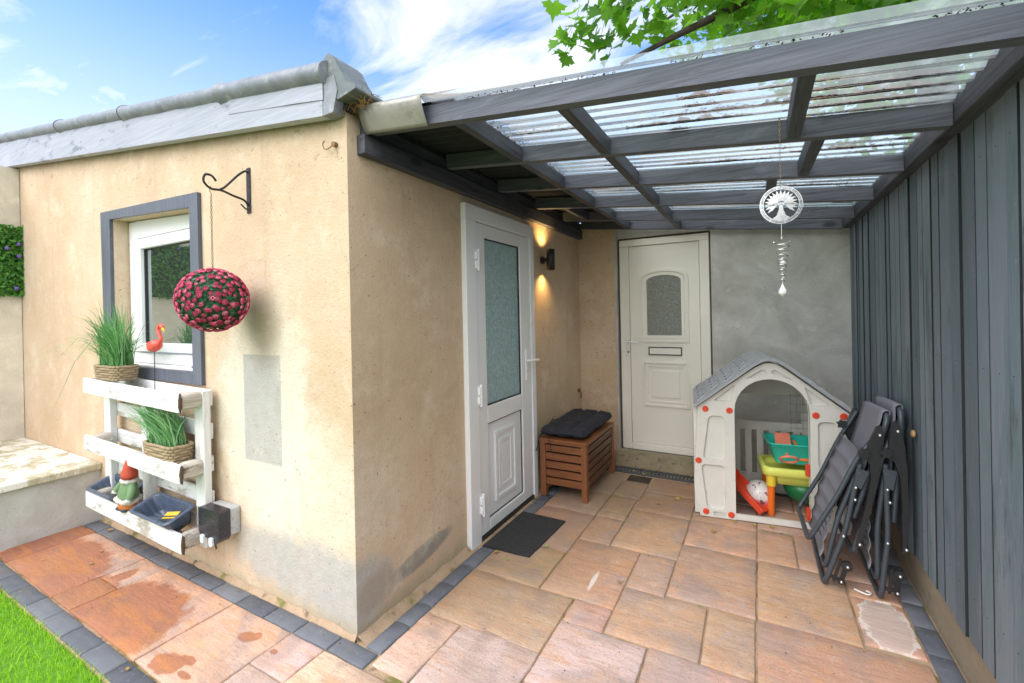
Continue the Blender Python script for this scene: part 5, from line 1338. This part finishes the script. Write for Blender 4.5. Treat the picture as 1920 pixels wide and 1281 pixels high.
for ro, ri in ((.075, .071), (.069, .0665), (.0645, .061)):
    n = 48
    for k in range(n):
        a0, a1 = 2 * PI * k / n, 2 * PI * (k + 1) / n
        d.prism([(ro * math.cos(a0), ro * math.sin(a0)), (ro * math.cos(a1), ro * math.sin(a1)), (ri * math.cos(a1), ri * math.sin(a1)), (ri * math.cos(a0), ri * math.sin(a0))], dc_, DX, UZ, DN)
for k in range(8):
    a = 2 * PI * k / 8 + .2; d.obox(dc_ + (DX * math.cos(a) + UZ * math.sin(a)) * .068, (DX * math.cos(a) + UZ * math.sin(a), DN.normalized(), (DX * -math.sin(a) + UZ * math.cos(a))), (.007, .0008, .002))
d.prism([(-.032, -.054), (-.016, -.042), (-.008, -.020), (-.005, .005), (.005, .005), (.008, -.020), (.016, -.042), (.032, -.054), (.012, -.0605), (-.012, -.0605)], dc_, DX, UZ, DN)
for k in range(17):
    a = rad(-35 + k * 250 / 16); b0 = V((.012 * math.cos(a), .008 + .006 * math.sin(a))); b1 = V((.058 * math.cos(a), .003 + .056 * math.sin(a)))
    e = (b1 - b0); nrm = V((-e.y, e.x)).normalized(); m_ = b0 + e * .62
    d.prism([tuple(b0 - nrm * .001), tuple(m_ - nrm * .0052), tuple(b1), tuple(m_ + nrm * .0052), tuple(b0 + nrm * .001)], dc_, DX, UZ, DN)
d.prism([(-.048, -.004), (0, .0), (.048, -.004), (.048, .002), (0, .010), (-.048, .002)], dc_, DX, UZ, DN * 1.2)
d.build('disc', M['silver'], ws_, weld=True)
d = MB(); z = 1.782
d.tube([(sx_, sy_, 1.783), (sx_, sy_, 1.72)], .0016, 5); d.ball((sx_, sy_, 1.725), .005, 8, 6)
pts = []; 
for k in range(200):
    q = k / 199; r = .027 * (1 - q * .75); pts.append((sx_ + r * math.cos(q * 2 * PI * 8), sy_ + r * math.sin(q * 2 * PI * 8), 1.712 - .155 * q))
d.tube(pts, .0020, 5)
pts = []
for k in range(200):
    q = k / 199; r = .027 * (1 - q * .75); pts.append((sx_ - r * math.cos(q * 2 * PI * 4), sy_ + r * math.sin(q * 2 * PI * 4), 1.712 - .155 * q))
d.tube(pts, .0016, 5); d.build('spiral', M['silver'], ws_)
d = MB(); d.ball((sx_ + .003, sy_ - .004, 1.63), .011, 12, 8); d.lathe([(.0001, -.03), (.014, -.018), (.015, -.008), (.005, .012), (.0015, .022)], (sx_, sy_, 1.525), 8, smooth=False); d.tube([(sx_, sy_, 1.557), (sx_, sy_, 1.54)], .001, 4); d.build('crystal', simple('clear_crystal', (.85, .86, .86), .08, .05, 20, spec=1), ws_)

# ------------------------------------------------------------------ snail, leaf litter on the paving
sn = thing('snail', 'brown snail shell stuck on the blue fence beside the folded recliners', 'snail', (2.24, 1.353, .84))
d = MB(); c = V((2.238, 1.353, .84)); pts = []; rr = []
for k in range(40):
    q = k / 39; a = q * 2 * PI * 2.2; r = .012 * (1 - q * .85); pts.append(c + V((-.008 * q, r * math.cos(a), r * math.sin(a)))); rr.append(.0085 * (1 - q * .8) + .001)
d.tube(pts, rr, 8); d.build('shell', M['snail'], sn)
def fallen(x, y, s, a, mat):
    d = MB(); pts = [(0, -1), (.5, -.55), (.9, -.1), (.55, .15), (.6, .7), (.15, .6), (0, 1.05), (-.15, .6), (-.6, .7), (-.55, .15), (-.9, -.1), (-.5, -.55)]
    vs = []
    for u, v in pts:
        X_, Y_ = u * s * math.cos(a) - v * s * math.sin(a), u * s * math.sin(a) + v * s * math.cos(a)
        vs.append((x + X_, y + Y_, .007 + .35 * abs(u) * s * .8 + .15 * s * R.random()))
    vs.append((x, y, .006)); d.add(vs, [(i, (i + 1) % 12, 12) for i in range(12)])
    return tag(d.build('fallen_leaf', mat), 'small curled fallen leaf lying on the paving', 'leaf', 'fallen leaves on the paving')
yl = simple('yellow_leaf', (.42, .34, .07), .8, .3, 30); pg = simple('pale_green_leaf', (.26, .38, .08), .7, .2, 30)
for x, y, s, m_ in [(1.04, 2.17, .024, yl), (.93, 2.02, .018, M['dryleaf']), (1.33, 1.75, .022, M['dryleaf']), (1.44, 1.955, .018, yl), (1.56, 1.965, .016, yl), (1.66, 1.985, .022, yl), (1.66, 1.90, .013, M['dryleaf']), (1.76, 1.92, .012, yl), (.43, 1.10, .015, pg), (.29, .86, .012, pg), (.19, .90, .020, M['dryleaf']), (.60, 2.63, .014, yl), (.70, 2.59, .016, yl), (.82, 2.40, .016, yl), (.60, 2.06, .012, yl), (-2.25, -.42, .011, M['dryleaf']), (-1.92, -.30, .014, M['dryleaf']), (-2.05, -.21, .012, M['dryleaf']), (-2.36, -.06, .020, M['dryleaf']), (-.72, -.57, .012, M['dryleaf']), (.93, .94, .014, M['dryleaf']), (1.9, 1.62, .01, yl), (2.12, 1.48, .012, yl)]:
    fallen(x, y, s, R.uniform(0, 6), m_)
d = MB(); d.tube(catmull([(2.01, 1.42, .006), (2.03, 1.405, .007), (2.06, 1.39, .008), (2.075, 1.41, .008), (2.06, 1.425, .007)]), .0045, 6); tag(d.build('plastic_hook', M['white_scrap']), 'small white curled plastic scrap on the paving below the recliners', 'scrap')
d = MB()
for i in range(420):
    x, y = R.uniform(-2.4, 2.15), R.uniform(-.5, 2.6)
    if x < 0 and y > -.02: continue
    s = R.uniform(.0015, .004); a = R.uniform(0, 6); d.add([(x + s * math.cos(a), y + s * math.sin(a), .005), (x - s * math.sin(a), y + s * math.cos(a), .0055), (x - s * 1.5 * math.cos(a), y - s * math.sin(a), .005), (x + s * math.sin(a), y - s * math.cos(a), .007)], [(0, 1, 2, 3)])
tag(d.build('grit', M['debris']), 'scattered dark crumbs and grit over the sandstone paving', 'grit', kind='stuff')

# ------------------------------------------------------------------ trees
LEAF = [(0, -.05), (.18, -.22), (.42, -.30), (.40, -.12), (.66, .0), (.98, .12), (.80, .22), (.78, .38), (.52, .36), (.62, .62), (.40, .62), (.30, .74), (.20, .66), (.0, 1.12)]
LEAF = LEAF + [(-a, b_) for a, b_ in LEAF[-2:0:-1]]
def add_leaf(mb, c, n, up, s, fold=.25):
    n = n.normalized(); v = (up - n * up.dot(n)).normalized(); u = v.cross(n); vs = []
    for a, b_ in LEAF: vs.append(c + u * a * s + v * b_ * s + n * (abs(a) * fold * s - .15 * b_ * b_ * s))
    vs.append(c + v * .3 * s); k = len(LEAF)
    mb.add(vs, [(i, (i + 1) % k, k) for i in range(k)])
tree = thing('sycamore_tree', 'tall sycamore tree with bright maple-like leaves hanging over the canopy', 'tree', (3.4, 5.2, 0))
d = MB(); d.tube(catmull([(3.4, 5.2, -.05), (3.35, 5.1, 2), (3.3, 4.9, 4), (3.1, 4.7, 6.5)]), [.2] * 6 + [.17] * 6 + [.13] * 7, 12); d.build('trunk', M['bark'], tree)
d = MB()
limbs = [ [(3.3, 4.9, 4.2), (3.3, 4, 4.8), (3.2, 3.0, 4.7)], [(3.3, 4.9, 4.5), (2.2, 4.6, 5.2), (1.2, 4.4, 5.2), (.6, 4.2, 4.9)], [(3.3, 4.9, 4), (4.2, 4.0, 4.5), (4.6, 3.2, 4.4)], [(3.3, 4.9, 4.1), (2.7, 3.2, 3.95), (2.0, 1.9, 3.50), (1.35, 1.62, 3.24), (.85, 1.5, 3.06)]]
for l in limbs:
    p = catmull(l); k = len(p); d.tube(p, [.06 * (1 - .85 * i / k) for i in range(k)], 7)
d.build('branches', M['bark'], tree)
cr = MB(); tw = MB()
def cluster(cx, cy, cz, rx, ry, rz, n, s0, s1, mb):
    for _ in range(n):
        while True:
            q = V((R.uniform(-1, 1), R.uniform(-1, 1), R.uniform(-1, 1)))
            if q.length < 1: break
        c = V((cx + q.x * rx, cy + q.y * ry, cz + q.z * rz)); s = R.uniform(s0, s1)
        nn = V((R.gauss(0, .5), R.gauss(-.3, .5), R.gauss(.6, .45))); hang = V((R.gauss(-.2, .6), R.gauss(-.5, .5), R.gauss(-.9, .4)))
        add_leaf(mb, c, nn, hang, s)
        if mb is cr: tw.tube([c, c + V((.02, .03, .05 + R.random() * .08))], .0016, 3)
cluster(.68, 1.40, 3.24, .26, .22, .15, 32, .06, .11, cr)
cluster(.80, 1.45, 3.62, .42, .25, .16, 50, .06, .11, cr)
cluster(1.2, 1.55, 3.45, .42, .3, .33, 112, .06, .11, cr)
cluster(1.75, 1.7, 3.5, .5, .4, .38, 150, .06, .11, cr)
cluster(2.45, 1.9, 3.5, .6, .5, .45, 187, .06, .11, cr)
cluster(3.3, 2.1, 3.5, .7, .6, .5, 150, .06, .11, cr)
cr.build('crown', M['leaf'], tree); tw.build('leaf_stalks', M['bark'], tree)
cf = MB()
cluster(1.5, 3.4, 4.5, .9, .7, .6, 520, .05, .085, cf); cluster(3.0, 3.2, 3.7, 1.2, .7, .45, 900, .05, .09, cf); cluster(1.9, 2.8, 4.1, .8, .4, .5, 420, .05, .085, cf); cluster(2.6, 3.6, 4.3, 1.2, .9, 1.0, 1500, .05, .09, cf); cluster(4.0, 3.4, 4.2, 1.2, 1.0, 1.2, 1100, .05, .09, cf); cluster(2.3, 4.2, 5.6, 1.8, 1.0, .8, 600, .05, .09, cf)
cf.build('inner_crown', M['leaf_far'], tree)
# bushy tree behind, filling the right
t2_ = thing('background_tree', 'dense dark bushy tree rising behind the fence at right', 'tree', (5.4, 6.5, 0))
d = MB(); d.tube([(5.4, 6.5, -.05), (5.4, 6.4, 3), (5.3, 6.3, 5)], [.2, .16, .08], 10); d.build('trunk', M['bark'], t2_)
d = MB()
for (cx, cy, cz, r) in ((4.2, 6.4, 4.6, 1.7), (6.0, 5.6, 4.4, 1.8), (5.3, 6.8, 6.3, 1.7), (3.2, 7.0, 5.4, 1.4), (6.4, 3.6, 4.2, 1.5)):
    for _ in range(1100):
        n = V((R.gauss(0, 1), R.gauss(0, 1), R.gauss(0, 1))).normalized(); c = V((cx, cy, cz)) + n * r * R.random() ** .4; s = R.uniform(.06, .12); a = n.orthogonal().normalized(); b_ = V((R.gauss(0, 1), R.gauss(0, 1), R.gauss(0, 1))).normalized(); a = b_.orthogonal().normalized(); e = b_.cross(a)
        d.add([c - a * s, c + e * s * .55, c + a * s, c - e * s * .55], [(0, 1, 2, 3)])
d.build('crown', M['leaf_far'], t2_)

# ------------------------------------------------------------------ camera, sky, sun
def make_camera():
    yaw, roll, pitch = .5033, -.0210, .0010
    fwd = V((-math.sin(yaw) * math.cos(pitch), math.cos(yaw) * math.cos(pitch), -math.sin(pitch)))
    r = V((math.cos(yaw), math.sin(yaw), 0)); u = r.cross(fwd)
    r2 = r * math.cos(roll) + u * math.sin(roll); u2 = -r * math.sin(roll) + u * math.cos(roll)
    cam = bpy.data.cameras.new('camera'); cam.lens = 833.73 / 1920 * 36; cam.sensor_width = 36; cam.shift_y = -(640.5 - 589.25) / 1920
    cam.clip_start = .05; cam.clip_end = 500
    o = bpy.data.objects.new('camera', cam); COL.objects.link(o)
    m = Matrix((r2, u2, -fwd)).transposed().to_4x4(); m.translation = (1.5988, -1.4001, 1.45); o.matrix_world = m
    scene.camera = o
make_camera()
SUN_DIR = V((.30, .72, -.80)).normalized()      # direction the light travels
elev = math.asin(-SUN_DIR.z); az = math.atan2(-SUN_DIR.x, -SUN_DIR.y)
W_ = bpy.data.worlds.new('World'); scene.world = W_; W_.use_nodes = True; nt = W_.node_tree
bg = nt.nodes['Background']
sky = nd(nt, 'ShaderNodeTexSky', sky_type='NISHITA'); sky.sun_disc = False; sky.sun_elevation = elev; sky.sun_rotation = az; sky.air_density = 1.0; sky.dust_density = .6; sky.ozone_density = 2.0
tc = nt.nodes.new('ShaderNodeTexCoord'); sx = nd(nt, 'ShaderNodeSeparateXYZ', {0: tc.outputs['Generated']})
zc = mth(nt, 'MAXIMUM', sx.outputs[2], .06)
pv = nd(nt, 'ShaderNodeCombineXYZ', {0: mth(nt, 'DIVIDE', sx.outputs[0], zc), 1: mth(nt, 'DIVIDE', sx.outputs[1], zc), 2: 0.0}).outputs[0]
mp = nd(nt, 'ShaderNodeMapping', {'Vector': pv, 'Scale': (.55, 1.15, 1), 'Rotation': (0, 0, .55), 'Location': (.3, .9, 0)}).outputs[0]
cl = noi(nt, mp, 1.5, 8, .60, .6)
ndir = nd(nt, 'ShaderNodeVectorMath', {0: tc.outputs['Generated']}, operation='NORMALIZE').outputs[0]
bank = nd(nt, 'ShaderNodeVectorMath', {0: ndir, 1: (-.36, .74, .56)}, operation='DISTANCE').outputs['Value']
bank = soft(nt, bank, .62, .12)
cl = soft(nt, mth(nt, 'ADD', cl, mth(nt, 'MULTIPLY', bank, .10)), .46, .74)
low = soft(nt, sx.outputs[2], .60, .10)
fill_deck = nd(nt, 'ShaderNodeVectorMath', {0: ndir, 1: (.45, -.75, .50)}, operation='DISTANCE').outputs['Value']  # unseen bright cloud bank behind the camera, added as fill light
fill_deck = mth(nt, 'MULTIPLY', soft(nt, mth(nt, 'ADD', fill_deck, mth(nt, 'MULTIPLY', mth(nt, 'SUBTRACT', cl, .5), .3)), 1.25, .75), .97)
cm = mth(nt, 'MAXIMUM', mth(nt, 'MAXIMUM', mth(nt, 'MULTIPLY', cl, .88), fill_deck), mth(nt, 'MULTIPLY', low, .72))
colr = mixc(nt, cm, mixc(nt, 1.0, sky.outputs[0], (.66, 1.0, 1.2), 'MULTIPLY'), (4.75, 4.8, 4.95))
colr = mixc(nt, fill_deck, colr, (8.7, 8.95, 9.5))
nt.links.new(colr, bg.inputs[0]); bg.inputs[1].default_value = .12
sun = bpy.data.lights.new('sun', 'SUN'); sun.energy = 1.15; sun.angle = rad(50); sun.color = (1, .975, .94)
so = bpy.data.objects.new('sun', sun); COL.objects.link(so); so.rotation_euler = SUN_DIR.to_track_quat('-Z', 'Y').to_euler(); so.location = (-3, -6, 8)

scene.view_settings.view_transform = 'Standard'; scene.view_settings.look = 'None'; scene.view_settings.exposure = 1.18; scene.view_settings.gamma = 1
scene.render.engine = 'CYCLES'
cy = scene.cycles; cy.max_bounces = 8; cy.diffuse_bounces = 4; cy.glossy_bounces = 3; cy.transmission_bounces = 4; cy.transparent_max_bounces = 16; cy.use_denoising = True
cy.sample_clamp_indirect = 6
